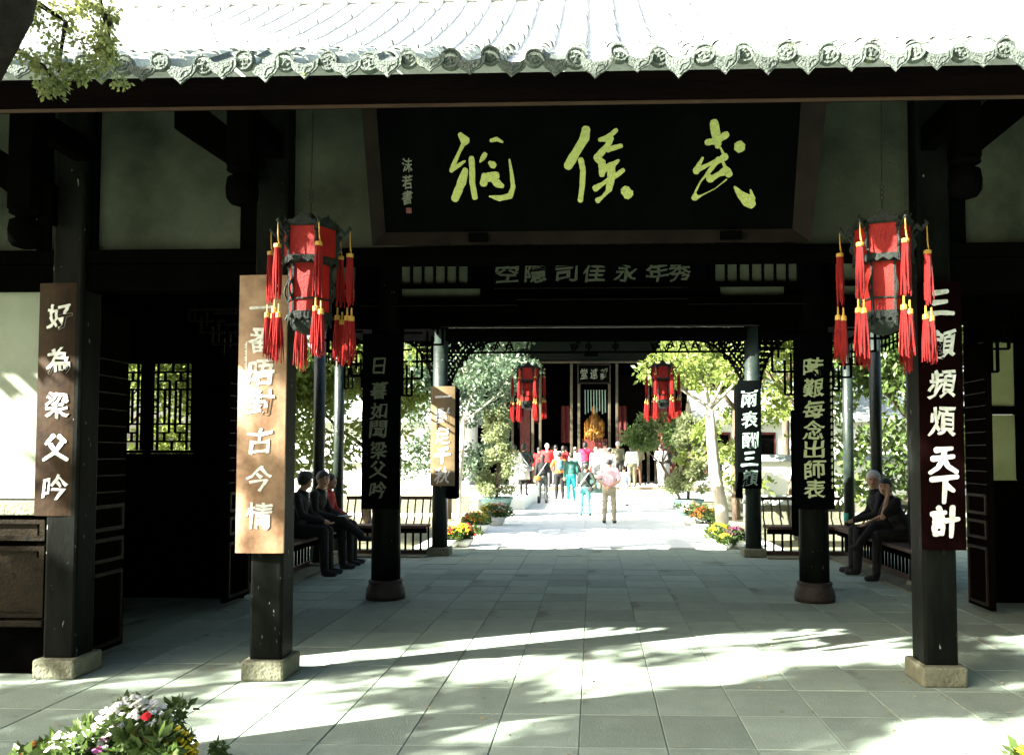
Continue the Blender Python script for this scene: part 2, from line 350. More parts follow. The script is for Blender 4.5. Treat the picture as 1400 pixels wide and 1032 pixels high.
def brace(px0, py0, px1, py1, Y0, Y1, hgt):
    a, c = P(px0, py0, Y0), P(px1, py1, Y1); mb = MB()
    mb.add([(a.x,a.y-.04,a.z),(c.x,c.y-.04,c.z),(c.x,c.y-.04,c.z+hgt),(a.x,a.y-.04,a.z+hgt*1.3),(a.x,a.y+.04,a.z),(c.x,c.y+.04,c.z),(c.x,c.y+.04,c.z+hgt),(a.x,a.y+.04,a.z+hgt*1.3)],
           [(0,1,2,3),(7,6,5,4),(0,4,5,1),(1,5,6,2),(2,6,7,3),(3,7,4,0)]); hb('brace', mb, M['black'], bevel=.008)
brace(241, 178, 352, 252, 6.1, 6.3, .26); brace(1420, 142, 1303, 238, 6.1, 6.3, .30); brace(75, 310, -40, 225, 6.3, 6.1, .25)
# far left dado wall on the front row
x0, x1 = -8.2, XLL-.13
xl = PX(57, 6.45, 520)
hb('wall_panel', MB().box((x0, R1-.03, PZ(683, 6.45)), (xl, R1+.03, PZ(387, 6.45))), mat('pale_green_plaster', (.24,.27,.21), .85, (.16,.185,.14), 1.6, .15, 50, .1))
hb('batten', MB().box((xl+.004, R1-.06, .9), (x1+.01, R1+.05, PZ(387, 6.45))), M['black'])
hb('ledge', MB().box((x0, R1-.12, PZ(706, 6.4)), (x1, R1+.05, PZ(686, 6.4))), M['stone'], bevel=.01)
zz = [PZ(v, 6.4) for v in (712, 742, 750, 850, 858, 905)]
xa = PX(52, 6.4, 800)
for za, zc, nm in ((zz[1], zz[0], 'dado_panel'), (zz[3], zz[2], 'dado_panel')):
    o = hb(nm, MB().box((xa-1.1, R1-.05, za+.02), (xa, R1-.02, zc-.02)), M['panel'], bevel=.006)
    f = MB()
    for q in ((xa-1.1, za, xa+.03, za+.035), (xa-1.1, zc-.035, xa+.03, zc), (xa-.01, za+.036, xa+.03, zc-.036)): f.box((q[0], R1-.085, q[1]), (q[2], R1-.02, q[3]))
    f.build('frame', M['panel'], o)
hb('dado_back', MB().box((x0, R1-.018, .0), (x1, R1+.05, zz[0])), M['black'])
hb('sill', MB().box((x0, R1-.13, zz[4]-.02), (x1, R1-.021, zz[4]+.03)), M['panel'], bevel=.01)
# back row of the hall: wall with lattice windows to the left, plaster panels to the right
R2W = 9.95
def lattice(x0, x1, z0, z1, y, parent, t=.022, d=.03):
    o = MB().box((x0-.04, y-.03, z0-.04), (x1+.04, y+.03, z0-.001)).box((x0-.04, y-.03, z1+.001), (x1+.04, y+.03, z1+.04)).box((x0-.04, y-.03, z0), (x0-.001, y+.03, z1)).box((x1+.001, y-.03, z0), (x1+.04, y+.03, z1)).build('window_frame', M['black'], parent)
    w, h = x1-x0, z1-z0; L = MB()
    def hl(za, a, c): L.box((x0+a*w, y-d/2, z0+za*h-t/2), (x0+c*w, y+d/2, z0+za*h+t/2))
    def vl(xa, a, c): L.box((x0+xa*w-t/2, y-d/2+.001, z0+a*h), (x0+xa*w+t/2, y+d/2-.001, z0+c*h))
    for s in (0, 1):
        q = (lambda v: v) if s == 0 else (lambda v: 1-v)
        def hh(za, a, c): hl(q(za), a, c)
        def vv(xa, a, c): vl(xa, min(q(a), q(c)), max(q(a), q(c)))
        hh(.30, 0, 1); hh(.10, 0, 1); hh(.20, .12, .42); hh(.20, .58, .88)
        vv(.12, 0, .45); vv(.88, 0, .45); vv(.3, .1, .2); vv(.7, .1, .2); vv(.42, .2, .5); vv(.58, .2, .5); vv(.3, .3, .5); vv(.7, .3, .5); vv(.5, 0, .1)
        hh(.42, 0, .12); hh(.42, .88, 1)
    hl(.5, .3, .42); hl(.5, .58, .7); vl(.12, .4, .6); vl(.88, .4, .6); hl(.5, .0, .12); hl(.5, .88, 1)
    L.build('lattice', M['black'], o)
zl0, zl1 = PZ(615, R2W), PZ(495, R2W)
wins = [(PX(150, R2W), PX(192, R2W)), (PX(208, R2W), PX(261, R2W))]
extra = [(PX(88, R2W), PX(132, R2W))]
xs = [(-8.2, wins[0][0]-.04), (wins[0][1]+.04, wins[1][0]-.04), (wins[1][1]+.04, PX(336, R2W))]
for a, c in xs: hb('wall_board', MB().box((a, R2W-.02, 0), (c, R2W+.03, 4.4)), M['black'])
for a, c in wins:
    hb('wall_board', MB().box((a-.04, R2W-.02, 0), (c+.04, R2W+.03, zl0-.041)), M['black']); hb('wall_board', MB().box((a-.04, R2W-.02, zl1+.041), (c+.04, R2W+.03, 4.4)), M['black'])
    lattice(a, c, zl0, zl1, R2W, hall)
for o in [o for o in hall.children if o.name.startswith('window_frame')]: o.location = (0, -8.5, 0)
# folded panelled doors
def door(xa, ya, yb, zt_):
    o = hb('door', MB().box((xa-.025, ya, .06), (xa+.025, yb, zt_)), M['dkwood'])
    s = 1 if xa > 0 else -1
    for za, zc in ((.1, .72), (.8, 1.0), (1.06, 1.28)):
        f = MB(); a, c = ya+.05, yb-.05; X0, X1 = xa-s*.026, xa-s*.045
        for q in ((a, za, c, za+.03), (a, zc-.03, c, zc), (a, za+.031, a+.03, zc-.031), (c-.03, za+.031, c, zc-.031)): f.box((X0, q[0], q[1]), (X1, q[2], q[3]))
        f.build('moulding', M['panel'], o)
    f = MB()
    for k in range(9): f.box((xa-s*.026, ya+.03, 1.38+k*.14), (xa-s*.036, yb-.03, 1.39+k*.14))
    f.build('glazing_bar', M['panel'], o)
door(PX(117, 6.72), 6.72, 7.28, 2.9); door(PX(311, 9.3), 9.25, 9.9, 2.9); door(4.2, 9.05, 9.6, 2.9); door(XLL+.9-.0, 9.2, 9.6, 2.9) if False else None
# right back wall
xr0 = PX(1340, R2W); xr1 = PX(1388, R2W)
hb('wall_board', MB().box((PX(1322, R2W), R2W-.02, 0), (8.2, R2W+.03, PZ(656, R2W))), M['black'])
hb('wall_board', MB().box((PX(1322, R2W), R2W-.02, PZ(470, R2W)), (8.2, R2W+.03, 4.4)), M['black'])
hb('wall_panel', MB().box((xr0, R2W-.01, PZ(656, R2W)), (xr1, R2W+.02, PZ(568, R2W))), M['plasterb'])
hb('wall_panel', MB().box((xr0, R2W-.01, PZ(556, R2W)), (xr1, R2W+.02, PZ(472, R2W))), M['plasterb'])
hb('wall_board', MB().box((xr0-.2, R2W-.05, PZ(567.5, R2W)), (xr1+.001, R2W-.011, PZ(556.5, R2W))), M['black'])
hb('wall_board', MB().box((xr1, R2W-.03, PZ(656, R2W)+.002), (xr1+.1, R2W+.04, PZ(470, R2W)-.002)), M['black'])
hb('wall_board', MB().box((PX(1322, R2W), R2W-.03, PZ(656, R2W)+.002), (xr0-.001, R2W+.04, PZ(470, R2W)-.002)), M['black'])
lattice(xr1+.14, xr1+.75, PZ(650, R2W), PZ(505, R2W), R2W, hall)
hall.children[-1].location = (0, -8.5, 0)
for o in [o for o in hall.children if o.name.startswith('window_frame')]: o.location = (0, -8.5, 0)
hb('wall_board', MB().box((xr1+.8, R2W-.03, PZ(656, R2W)), (8.2, R2W+.03, PZ(470, R2W))), M['black'])
hb('wall_board', MB().box((xr1+.1, R2W-.021, PZ(505, R2W)+.045), (xr1+.8, R2W+.031, PZ(470, R2W)+.01)), M['black'])
for x in (-8.2, 8.2): hb('unseen_side_wall', MB().box((x-.06, R1-.1, 0), (x+.06, 12.0, 4.2)), M['black'])  # end walls out of view, added so the interior stays dark
for x in (-14.2, 8.2): hb('unseen_gable_wall', MB().prism([(R1-.1, 0), (12.0, 0), (12.0, 3.8), (8.5, 6.25), (R1-.1, 4.75)], lambda u, v, w: (x-.05+w, u, v), .1), M['plasterw'])  # added to stop sun leaking in under the roof ends
hb('unseen_side_wall', MB().box((-14.2, R1-.02, 0), (-8.21, R1+.04, 4.7)), M['plasterw']); hb('unseen_side_wall', MB().box((-14.2, R2W-.02, 0), (-8.21, R2W+.04, 4.9)), M['plasterw'])  # left wing out of view, added to keep sun off the rear floor
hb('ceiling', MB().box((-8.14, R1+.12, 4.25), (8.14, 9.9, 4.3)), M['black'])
# round columns of the back row, moulded stone feet
def rcol(px, parent, off, Yc=R2, r=.165, top=4.4):
    X = PX(px, Yc-.15, 700)
    o = MB().lathe([(r*1.04,.22),(r*1.03,.6),(r,2),(r*.96,top)], 28, (X, Yc, 0)).build('column', M['green'] if r < .13 else M['post'], parent, smooth=True); o.location = off
    MB().lathe([(.23,0),(.235,.05),(.225,.12),(.20,.17),(.195,.185),(.205,.20),(.20,.22),(.18,.23)], 28, (X, Yc, 0)).build('pedestal', M['stone2'], o, smooth=True)
    return X
M['stone2'] = mat('brown_column_foot', (.030, .022, .016), .6, (.014, .010, .008), 9, .5, 40, .3)
XC2L = rcol(524, hall, (0,-8.5,0)); XC2R = rcol(1117, hall, (0,-8.5,0))
# header frieze on the back row
z_a, z_b = PZ(388, R2), PZ(362, R2)
hb('beam', MB().box((-8.1, R2-.1, PZ(446, R2)), (8.1, R2+.1, PZ(407, R2))), M['black'], bevel=.01)
hb('beam', MB().box((-8.1, R2-.12, z_b+.02), (8.1, R2+.1, 4.4)), M['black'], bevel=.01)
hb('rail', MB().box((-4.0, R2-.05, z_a-.04), (4.2, R2+.05, z_a)), M['black'])
hb('rail', MB().box((-4.0, R2-.05, z_b-.0), (4.2, R2+.05, z_b+.019)), M['black'])
hb('frieze_back', MB().box((-4.0, R2+.055, PZ(407, R2)+.002), (4.2, R2+.09, z_b)), mat('frieze_plaster', (.13,.145,.1), .9, (.09,.1,.07), 6))
for a, c in ((484, 545), (640, 978), (1095, 1145)): hb('frieze_board', MB().box((PX(a, R2), R2-.03, z_a), (PX(c, R2), R2+.05, z_b-.001)), M['black'])
for a, c in ((545, 640), (978, 1096)):
    n = 6 if a == 545 else 7
    for k in range(n+1):
        x = PX(a+(c-a)*k/n, R2); pr = []
        for j in range(9): pr.append((.014+.006*abs(math.sin(j*math.pi/2.7)), (z_b-z_a)*j/8))
        hb('baluster', MB().lathe(pr, 8, (x, R2, z_a)), M['black'])
for a, c in ((484, 545), (656, 986), (1076, 1145)): hb('frieze_board', MB().box((PX(a, R2), R2-.03, PZ(407, R2)), (PX(c, R2), R2+.05, z_a-.041)), M['black'])
for a, c, y in ((675, 828, 393), (829, 942, 393), (705, 942, 408.5), (490, 706, 416), (942, 1120, 416), (600, 1040, 445)):
    hb('batten', MB().box((PX(a, R2-.14), R2-.145, PZ(y+1, R2-.14)), (PX(c, R2-.14), R2-.121, PZ(y, R2-.14))), M['framebrn'])
band = thing('frieze_signboard', 'long black frieze board of brushed characters under the big plaque', 'signboard', (0, R2-.05, 0))
bz = (z_a+z_b)/2
band_y = -.04
MB().box((PX(675, R2), -.03, z_a+.004), (PX(966, R2), .015, z_b-.004)).build('board', M['plaqueblk'], band)
for k, (ch, px) in enumerate(zip('空隱司佳永年秀', (694, 732, 774, 812, 856, 899, 930))):
    char(band, ch, PX(px, R2), bz, .27, (z_b-z_a)*.96, -.031, M['dimgold'], seed=k)
# stepped hanging lattice
def fret(parent, xin, xout, ztop, zbot, y, off, cell=.12, t=.022, name='hanging_lattice'):
    """meander lattice stepping from a column (xin) down and out to xout at the top"""
    mb = MB(); n = max(3, int(abs(xout-xin)/cell)); s = 1 if xout > xin else -1; dz = (ztop-zbot)/n; dx = abs(xout-xin)/n
    for i in range(n):
        zlow = zbot+(i)*dz
        xa, xb = xin+s*i*dx, xin+s*(i+1)*dx
        mb.box((xb-t/2, y-.02, zlow), (xb+t/2, y+.02, zlow+dz*1.5 if i < n-1 else ztop)); mb.box((xa, y-.018, zlow-t/2), (xb, y+.018, zlow+t/2))
        z = zlow+dz
        k = 0
        while z < ztop-.03:
            mb.box((xa if k % 2 else xa+s*dx*.0, y-.016, z-t/2), (xa+s*dx*(.55 if k % 3 == 1 else 1), y+.016, z+t/2)); z += dz*(.7 if k % 2 else 1); k += 1
        mb.box((xa+s*dx*.5-t/2, y-.014, zlow+dz*(.6 if i % 2 else 0)), (xa+s*dx*.5+t/2, y+.014, min(ztop, zlow+dz*1.8)))
    mb.box((xin, y-.022, ztop-t/2), (xout, y+.022, ztop+t/2)); mb.box((xin-.01*s, y-.022, zbot), (xin+.02*s, y+.022, ztop))
    o = mb.build(name, M['black'], parent); o.location = off; return o
OFH = (0, -8.5, 0)
zf = PZ(447, R2); zfl = PZ(540, R2)
fret(hall, XC2L+.17, PX(604, R2), zf, zfl, R2, OFH); fret(hall, XC2R-.17, PX(1040, R2), zf, zfl, R2, OFH)
fret(hall, XC2L-.17, PX(430, R2), zf, zfl+.1, R2, OFH); fret(hall, XC2R+.17, PX(1216, R2), zf, zfl+.05, R2, OFH)
fret(hall, PX(336, 9.5), PX(255, 9.5), PZ(420, 9.5), PZ(500, 9.5), 9.5, OFH).data.materials[0] = M['framebrn']
fret(hall, 4.15, PX(1372, 9.0)+.2, PZ(418, 9.0), PZ(510, 9.0), 9.0, OFH)
M['fascia2'] = mat('fascia_bead_wood', (.05,.025,.015), .6)
# fascia board and rafters under the eave
EY, EZ = 4.9, PZ(83, 4.9, 787)
zfb = P(787, 139.5, 5.2).z
hb('fascia', MB().box((-14, 5.2, zfb), (8.6, 5.26, EZ+.07)), M['fascia'])
hb('fascia_bead', MB().box((-14, 5.19, zfb-.008), (8.6, 5.23, zfb-.001)), M['fascia2'])
for k in range(-24, 25): 
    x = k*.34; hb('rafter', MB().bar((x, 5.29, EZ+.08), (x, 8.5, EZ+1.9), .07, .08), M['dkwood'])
# roof: under sheet plus rows of tiles
SL = .54
def rz_(y): t = (y-EY); return EZ-.02+SL*t+.034*t*t
rs = MB(); N = 10
XW = -14.5  # roof run on past the view so it shades the rear floor
for (ya, yb, s) in ((EY+.16, 8.5, 1), (8.5, 12.25, -1)):
    for k in range(N):
        y0 = ya+(yb-ya)*k/N; y1 = ya+(yb-ya)*(k+1)/N
        f = (lambda y: rz_(y)) if s > 0 else (lambda y: rz_(8.5)-(y-8.5)*.73)
        rs.add([(XW,y0,f(y0)),(9,y0,f(y0)),(9,y1,f(y1)),(XW,y1,f(y1)),(XW,y0,f(y0)-.06),(9,y0,f(y0)-.06),(9,y1,f(y1)-.06),(XW,y1,f(y1)-.06)], [(0,1,2,3),(7,6,5,4),(0,4,5,1),(3,2,6,7),(1,5,6,2),(0,3,7,4)])
roof = hb('roof', rs, M['rbase'])
M['etile'] = mat('mossy_eave_tile', (.115, .14, .12), .8, (.035, .05, .04), 16, 1, 80, .25, rnd=.3, contrast=.9, chips=((.13, .17, .06), 9, .66))
# tile shapes (local: y up the slope, x across)
sp = .249; TR = .062
def tubemesh(l=.27):
    m = MB(); n = 8; vs_ = []
    for y, r in ((0, TR), (l*.2, TR*1.0), (l, TR*.9)):
        for k in range(n+1):
            a = math.pi*k/n-.0; vs_.append((math.cos(a)*r, y, math.sin(a)*r*1.05))
    m.add(vs_, [(j*(n+1)+k, j*(n+1)+k+1, (j+1)*(n+1)+k+1, (j+1)*(n+1)+k) for j in range(2) for k in range(n)]); 
    m.add([(math.cos(math.pi*k/n)*TR*.8, 0, math.sin(math.pi*k/n)*TR*.8) for k in range(n+1)]+[(math.cos(math.pi*k/n)*TR, 0, math.sin(math.pi*k/n)*TR*1.05) for k in range(n+1)], [(k, k+1, n+2+k, n+1+k) for k in range(n)])
    return m.mesh('tube_tile', M['rtile'], True)
def antefix():
    m = MB(); n = 20; r = .060
    rings = [(r, .03, 0), (r, 0, 0), (r*.95, -.006, 0), (r*.80, -.006, 0), (r*.76, .002, 0), (r*.60, .001, 0), (r*.55, -.004, 0), (r*.3, -.002, 0), (r*.12, -.007, 0)]
    vs_ = []
    for i, (q, y, _) in enumerate(rings):
        for k in range(n):
            a = 2*math.pi*k/n; yy = y-(.0045*math.sin(a*5+i) if i in (6, 7) else 0)
            vs_.append((math.cos(a)*q, yy, math.sin(a)*q))
    m.add(vs_, [(j*n+k, j*n+(k+1)%n, (j+1)*n+(k+1)%n, (j+1)*n+k) for j in range(len(rings)-1) for k in range(n)]+[tuple((len(rings)-1)*n+k for k in range(n))])
    return m.mesh('antefix', M['etile'])
def dripmesh():
    m = MB(); poly = []
    top = [(-.085, .01), (-.05, -.018), (0, -.028), (.05, -.018), (.085, .01)]
    bot = [(.078, -.045), (.055, -.075), (.028, -.09), (0, -.118), (-.028, -.09), (-.055, -.075), (-.078, -.045)]
    m.prism((top+bot)[::-1], lambda u, v, w: (u, -w, v), .014)
    m.prism([(u*.72, v*.72-.018) for u, v in (top+bot)[::-1]], lambda u, v, w: (u, -.014-w, v), .004)
    m.prism([(-.04,-.045),(-.012,-.055),(0,-.085),(.012,-.055),(.04,-.045),(0,-.038)], lambda u, v, w: (u, -.018-w, v), .004)
    n = 6  # the pan behind the lip
    vs_ = [( .085*math.cos(math.pi*(1+k/n)), y, .01+y*.56+.04*math.sin(math.pi*(1+k/n))) for y in (0, .3) for k in range(n+1)]
    m.add(vs_, [(k, n+1+k, n+2+k, k+1) for k in range(n)])
    return m.mesh('drip_tile', M['etile'])
tm, am, dm = tubemesh(), antefix(), dripmesh()
far = MB(); ang = math.atan(SL)
def tubefar(x, y0, y1, f):
    n = 5; vs_ = []
    for y in (y0, y1):
        for k in range(n+1): a = math.pi*k/n; vs_.append((x+math.cos(a)*TR*(1 if y == y0 else .88), y, f(y)+math.sin(a)*TR+.005))
    far.add(vs_, [(k, k+1, n+2+k, n+1+k) for k in range(n)])
X0 = PX(787, EY, 77)
for i in range(-60, 37):
    x = X0+i*sp
    if x > 8.9 or x < XW: continue
    seen = -4.2 < x < 3.4; jx, jz, jy = rng.uniform(-.012, .012), rng.uniform(-.012, .012), rng.uniform(-.02, .02)
    if seen:
        a = link('antefix', am, roof, loc=(x+jx, EY-.02+jy, EZ+.018+jz)); a.scale = [rng.uniform(.92, 1.1)]*3; a.rotation_euler = (R(rng.uniform(-14, -2)), R(rng.uniform(0, 360)), R(rng.uniform(-8, 8)))
        d = link('drip_tile', dm, roof, loc=(x+sp/2+rng.uniform(-.01, .01), EY-.015+rng.uniform(-.02, .015), EZ+.022+rng.uniform(-.01, .01))); d.scale = (rng.uniform(1, 1.12), 1, rng.uniform(.9, 1.25)); d.rotation_euler = (R(rng.uniform(-12, 4)), R(rng.uniform(-5, 5)), R(rng.uniform(-6, 6)))
        for k in range(4):
            y = EY-.005+jy+k*.235; o = link('tube_tile', tm, roof, loc=(x+jx*(1-k*.2)+rng.uniform(-.006, .006), y, rz_(y)+.012+jz*(1-k*.25)+(0 if k else 0))); o.rotation_euler = (ang*.93, 0, R(rng.uniform(-2, 2)))
    for k in range(15):
        y = EY+(.94 if seen else 0)+k*.24
        if y < 8.45: tubefar(x+rng.uniform(-.006, .006), y, min(8.5, y+.25), rz_)
    tubefar(x, 8.52, 12.25, lambda y: rz_(8.5)-(y-8.5)*.73)
far.build('upper_tiles', mat('glare_pale_tile', (.62,.65,.62), .85, (.45,.48,.46), 6, .4, 40, .2), roof, kind='stuff')  # paler copy of the roof tile, with sun glare put into its colour
MB().box((XW, 8.4, rz_(8.5)-.03), (9, 8.6, rz_(8.5)+.14)).build('ridge', M['rbase'], roof)

# ================================================================== BIG NAME PLAQUE
bz0, bz1 = P(811, 334, 6.28).z, P(811, 334, 6.28).z+1.02
lean = .36
plq = thing('name_plaque', 'wide black leaning plaque with three gold brushed characters over the entrance', 'plaque', (0, 6.28, bz0))
plq.rotation_euler = (math.atan(lean/1.0), 0, 0)
def PL(px, py):
    """pixel -> (x, z) in the plaque's own leaning plane"""
    d = CR @ Vector(((px-CXP)/F, (CYP-py)/F, -1)); o_ = Vector((0, 0, H)); Rm = Euler((math.atan(lean), 0, 0)).to_matrix(); nrm = Rm @ Vector((0, -1, 0)); c = Vector((0, 6.28, bz0))
    t = (c-o_).dot(nrm)/d.dot(nrm); q = Rm.transposed() @ (o_+d*t-c); return q.x, q.z
ax, az = PL(527, 318); bx, bz_ = PL(1083, 318); tz = 1.1
MB().box((ax-.02, .0, az-.02), (bx+.02, .04, tz)).build('board', M['plaqueblk'], plq)
fr = MB()
def frp(x0, z0, x1, z1, x2, z2, x3, z3, d0=-.002, d1=-.07):
    fr.add([(x0,d0,z0),(x1,d0,z1),(x2,d1,z2),(x3,d1,z3),(x0,.06,z0),(x1,.06,z1),(x2,.06,z2),(x3,.06,z3)], [(0,1,2,3),(3,2,6,7),(0,3,7,4),(1,5,6,2),(4,5,1,0)])
w = .09
frp(ax, az, bx, az, bx+w*1.4, az-w, ax-w, az-w); fr.build('frame_rail', M['framebrn'], plq); fr = MB()
frp(bx, az, bx, tz, bx+w*1.9, tz, bx+w*1.4, az-w); fr.build('frame_stile', M['framebrn'], plq); fr = MB()
frp(ax, tz, ax, az, ax-w, az-w, ax-w, tz); fr.build('frame_stile', M['framebrn'], plq); fr = MB()
frp(bx, tz, ax, tz, ax-w, tz+w, bx+w*1.4, tz+w); fr.build('frame_rail', M['framebrn'], plq)
BIG = {
 'ci': (4.828, 590, 150, [[(190,165,16),(225,210,30)],[(210,230,14),(180,290,10),(145,370,14),(132,405,14)],[(140,395,14),(185,365,14),(222,340,6)],[(225,400,20),(200,480,28),(155,590,24)],[(265,320,18),(270,400,20),(270,480,18),(288,580,20)],[(355,295,16),(340,320,16),(322,345,6)],[(395,205,12),(430,195,14),(470,215,7)],[(385,350,12),(410,368,24)],[(350,430,16),(345,490,24)],[(360,450,28),(430,435,26)],[(400,450,24),(440,490,26),(470,505,14)],[(515,330,6),(530,420,12),(540,510,15),(520,570,18),(450,585,18),(385,572,6)]]),
 'hou': (4.828, 590, 150, [[(1020,130,28),(1010,190,30),(950,290,30),(900,375,28)],[(985,330,18),(1000,400,19),(995,500,19),(982,600,17)],[(1110,200,14),(1160,190,20),(1220,135,13)],[(1185,190,20),(1160,240,20),(1090,320,24)],[(1160,265,18),(1250,240,16)],[(1090,325,20),(1125,345,24),(1125,430,20)],[(1130,400,24),(1190,370,24),(1235,335,8)],[(1190,370,22),(1185,450,26),(1170,530,20)],[(1180,455,18),(1225,430,16),(1265,400,15)],[(1080,520,22),(1130,490,13),(1180,450,12)],[(1165,535,15),(1130,575,10),(1095,600,18)],[(1275,530,30),(1300,560,34)]]),
 'wu': (6.45, 900, 140, [[(490,180,38),(500,250,38),(525,370,32),(520,395,18)],[(425,355,24),(510,340,32),(600,285,30)],[(545,400,8),(575,460,12)],[(710,380,48),(720,405,48)],[(590,480,32),(520,520,26),(450,545,14),(360,590,20),(330,605,34)],[(330,600,28),(390,490,10)],[(530,500,24),(470,580,20),(430,630,18),(455,680,32)],[(455,680,28),(520,640,20),(600,600,36),(625,640,28)],[(560,510,10),(590,580,14)],[(420,640,10),(370,700,7),(325,790,8),(320,845,28)],[(320,845,22),(380,820,5),(500,760,3),(600,680,6)],[(670,745,8),(720,810,32),(790,870,52),(820,900,40)],[(810,770,5),(830,850,24)]]),
}
for nm, (s, ox, oy, sts) in BIG.items():
    conv = []
    for st in sts:
        q = []
        for x, y, hw in st:
            u, v = PL(ox+x/s, oy+y/s); u2, _ = PL(ox+(x+hw)/s, oy+y/s); q.append((u, v, abs(u2-u)))
        conv.append(q)
    mb = brush(conv, .02, .012, 1, 1); mb.v = [(x, -z-.001, y) for x, y, z in mb.v]; mb.build('character', M['gold'], plq)
for k, (ch, py) in enumerate(zip('沫若書', (226, 249, 270))):
    u, v = PL(557, py); char(plq, ch, u, v, .075, .10, -.002, M['dimgold'], t=.004, seed=k)
u, v = PL(559, 288); MB().box((u-.02, -.005, v-.02), (u+.02, 0, v+.02)).build('seal', M['redframe'], plq)
hb('plaque_bearer', MB().box((PX(985, 6.3), 6.18, zt-.01), (PX(1014, 6.3), 6.42, zt+.05)), M['black'])
hb('plaque_bearer', MB().box((PX(642, 6.3), 6.18, zt-.01), (PX(668, 6.3), 6.42, zt+.05)), M['black'])

# ================================================================== COUPLET BOARDS
def couplet(label, Y, tl, tr, bl, br, text, pys, boardm, charm, cw=.22, chh=.2, xoff=0, hw=.085, thick=.035, side=None, group='couplet boards on the columns', narrow=None):
    A, B, C_, D = P(*tl, Y), P(*tr, Y), P(*bl, Y), P(*br, Y)
    x0, x1 = C_.x, D.x; z0, z1 = C_.z, A.z; cx = (x0+x1)/2; w = x1-x0
    t = thing('couplet_board', label, 'couplet board', (cx, Y+thick, z0), 0, group)
    n = 9; mb = MB(); prof = [((k/(n-1)-.5)*w, -thick*(1-.55*(2*k/(n-1)-1)**2)) for k in range(n)]+[((.5-k/(n-1))*w, -thick*(1-.55*(2*k/(n-1)-1)**2)+.02) for k in range(n)]
    mb.prism(prof, lambda u, v, q: (u, v, q), z1-z0); mb.build('board', boardm, t)
    for k, (ch, py) in enumerate(zip(text, pys)):
        q = P(811, py, Y); off = (xoff[k] if hasattr(xoff, '__len__') else xoff)
        char(t, ch, off, q.z-z0, cw, chh if ch != '一' else chh*.6, -thick*.86, charm, hw=hw, seed=k*1.3+len(text), t=.005, fn=lambda x, y, z: (x, y-thick*.14*(1-min(1, (2*x/w)**2))+.012*((2*x/w)**2), z))
    MB().bar((0, 0, -.001), (0, 0, -.03), .02, .01).build('hook', M['framebrn'], t)
    if narrow:
        mb = MB(); nx, n0, n1 = narrow
        for k in range(n1):
            z = P(811, n0+k*9, Y).z-z0; mb.box((nx-.012, -thick*.75, z), (nx+.012, -thick*.6, z+.012)).box((nx-.004, -thick*.78, z-.02), (nx+.006, -thick*.6, z+.03)).box((nx-.014, -thick*.77, z-.016), (nx+.0, -thick*.6, z-.01))
        mb.build('inscription', charm, t)
    return t
g4 = 'couplet boards on the columns'
couplet('brown couplet board with seven white characters on the sunlit left front column', 6.30, (332,376), (398,376), (320,756), (386,756), '一番晤對古今情', (418,462,508,548,602,655,706), M['plaquebrn'], M['white'], .2, .2, narrow=(-.12, 470, 8))
couplet('dark red couplet board with seven white characters on the right front column', 6.30, (1266,385), (1330,385), (1263,752), (1323,752), '三顧頻煩天下計', (417,469,523,576,630,660,709) if False else (417,472,526,577,627,666,712), mat('plaque_dark_red_lacquer', (.005,.0015,.0015), .6, (.0025,.001,.001), 3, .12, 20, .0), M['white'], .2, .215, hw=.095)
couplet('brown couplet board with five cursive white characters beside the far left wall', 6.36, (55,387), (113,387), (44,705), (104,705), '好為梁父吟', (428,490,552,612,668), mat('plaque_olive_brown_lacquer', (.032,.020,.010), .5, (.009,.005,.003), 5, .12, 20, .05), M['white'], .19, .2)
couplet('black couplet board with seven dim cursive characters on the left round column', 9.80, (495,456), (547,456), (493,696), (545,696), '日暮如聞梁父吟', (499,533,561,586,615,642,670), M['plaqueblk'], M['dimgold'], .2, .2, xoff=-.02, hw=.06)
couplet('black couplet board with seven pale yellow characters on the right round column', 9.80, (1090,456), (1146,456), (1088,696), (1142,696), '時艱每念出師表', (503,531,560,588,614,641,668), M['plaqueblk'], mat('pale_yellow_paint', (.5,.55,.34), .6, (.4,.45,.25), 12), .24, .22, xoff=-.005, narrow=(.2, 512, 18))
couplet('narrow couplet board with sunlit brown centre and white characters on the left rear column', 14.12, (588,528), (621,528), (588,664), (621,664), '一對足千秋', (542,568,596,622,650), mat('plaque_tan_lacquer', (.20,.15,.075), .4, (.10,.07,.035), 3, .12, 20, .4), M['white'], .26, .27, group='narrow boards on the rear columns', hw=.1)
couplet('narrow black couplet board with pale green characters on the right rear column', 14.12, (1010,520), (1042,520), (1010,668), (1042,668), '兩表酬三顧', (546,574,602,627,653), M['plaqueblk'], M['cyanw'], .27, .27, group='narrow boards on the rear columns', hw=.08)
for lb, a, c, t0, b0, Y in (('plain black board edge standing out behind the left rear column board', 612, 624, 530, 682, 14.2), ('plain black board edge standing out behind the right rear column board', 1008, 1016, 525, 681, 14.2)):
    A, C_ = P(a, t0, Y), P(c, b0, Y); t = thing('couplet_board', lb, 'couplet board', (A.x, Y, C_.z)); MB().box((0, .02, 0), (C_.x-A.x, .3, A.z-C_.z)).build('board', M['plaqueblk'], t)
A, C_ = P(1086, 560, 10.1), P(1096, 733, 10.1); t = thing('couplet_board', 'low hanging plain black board beside the right round column', 'couplet board', (A.x, 10.1, C_.z)); MB().box((0, 0, 0), (C_.x-A.x, .2, A.z-C_.z)).build('board', M['plaqueblk'], t)

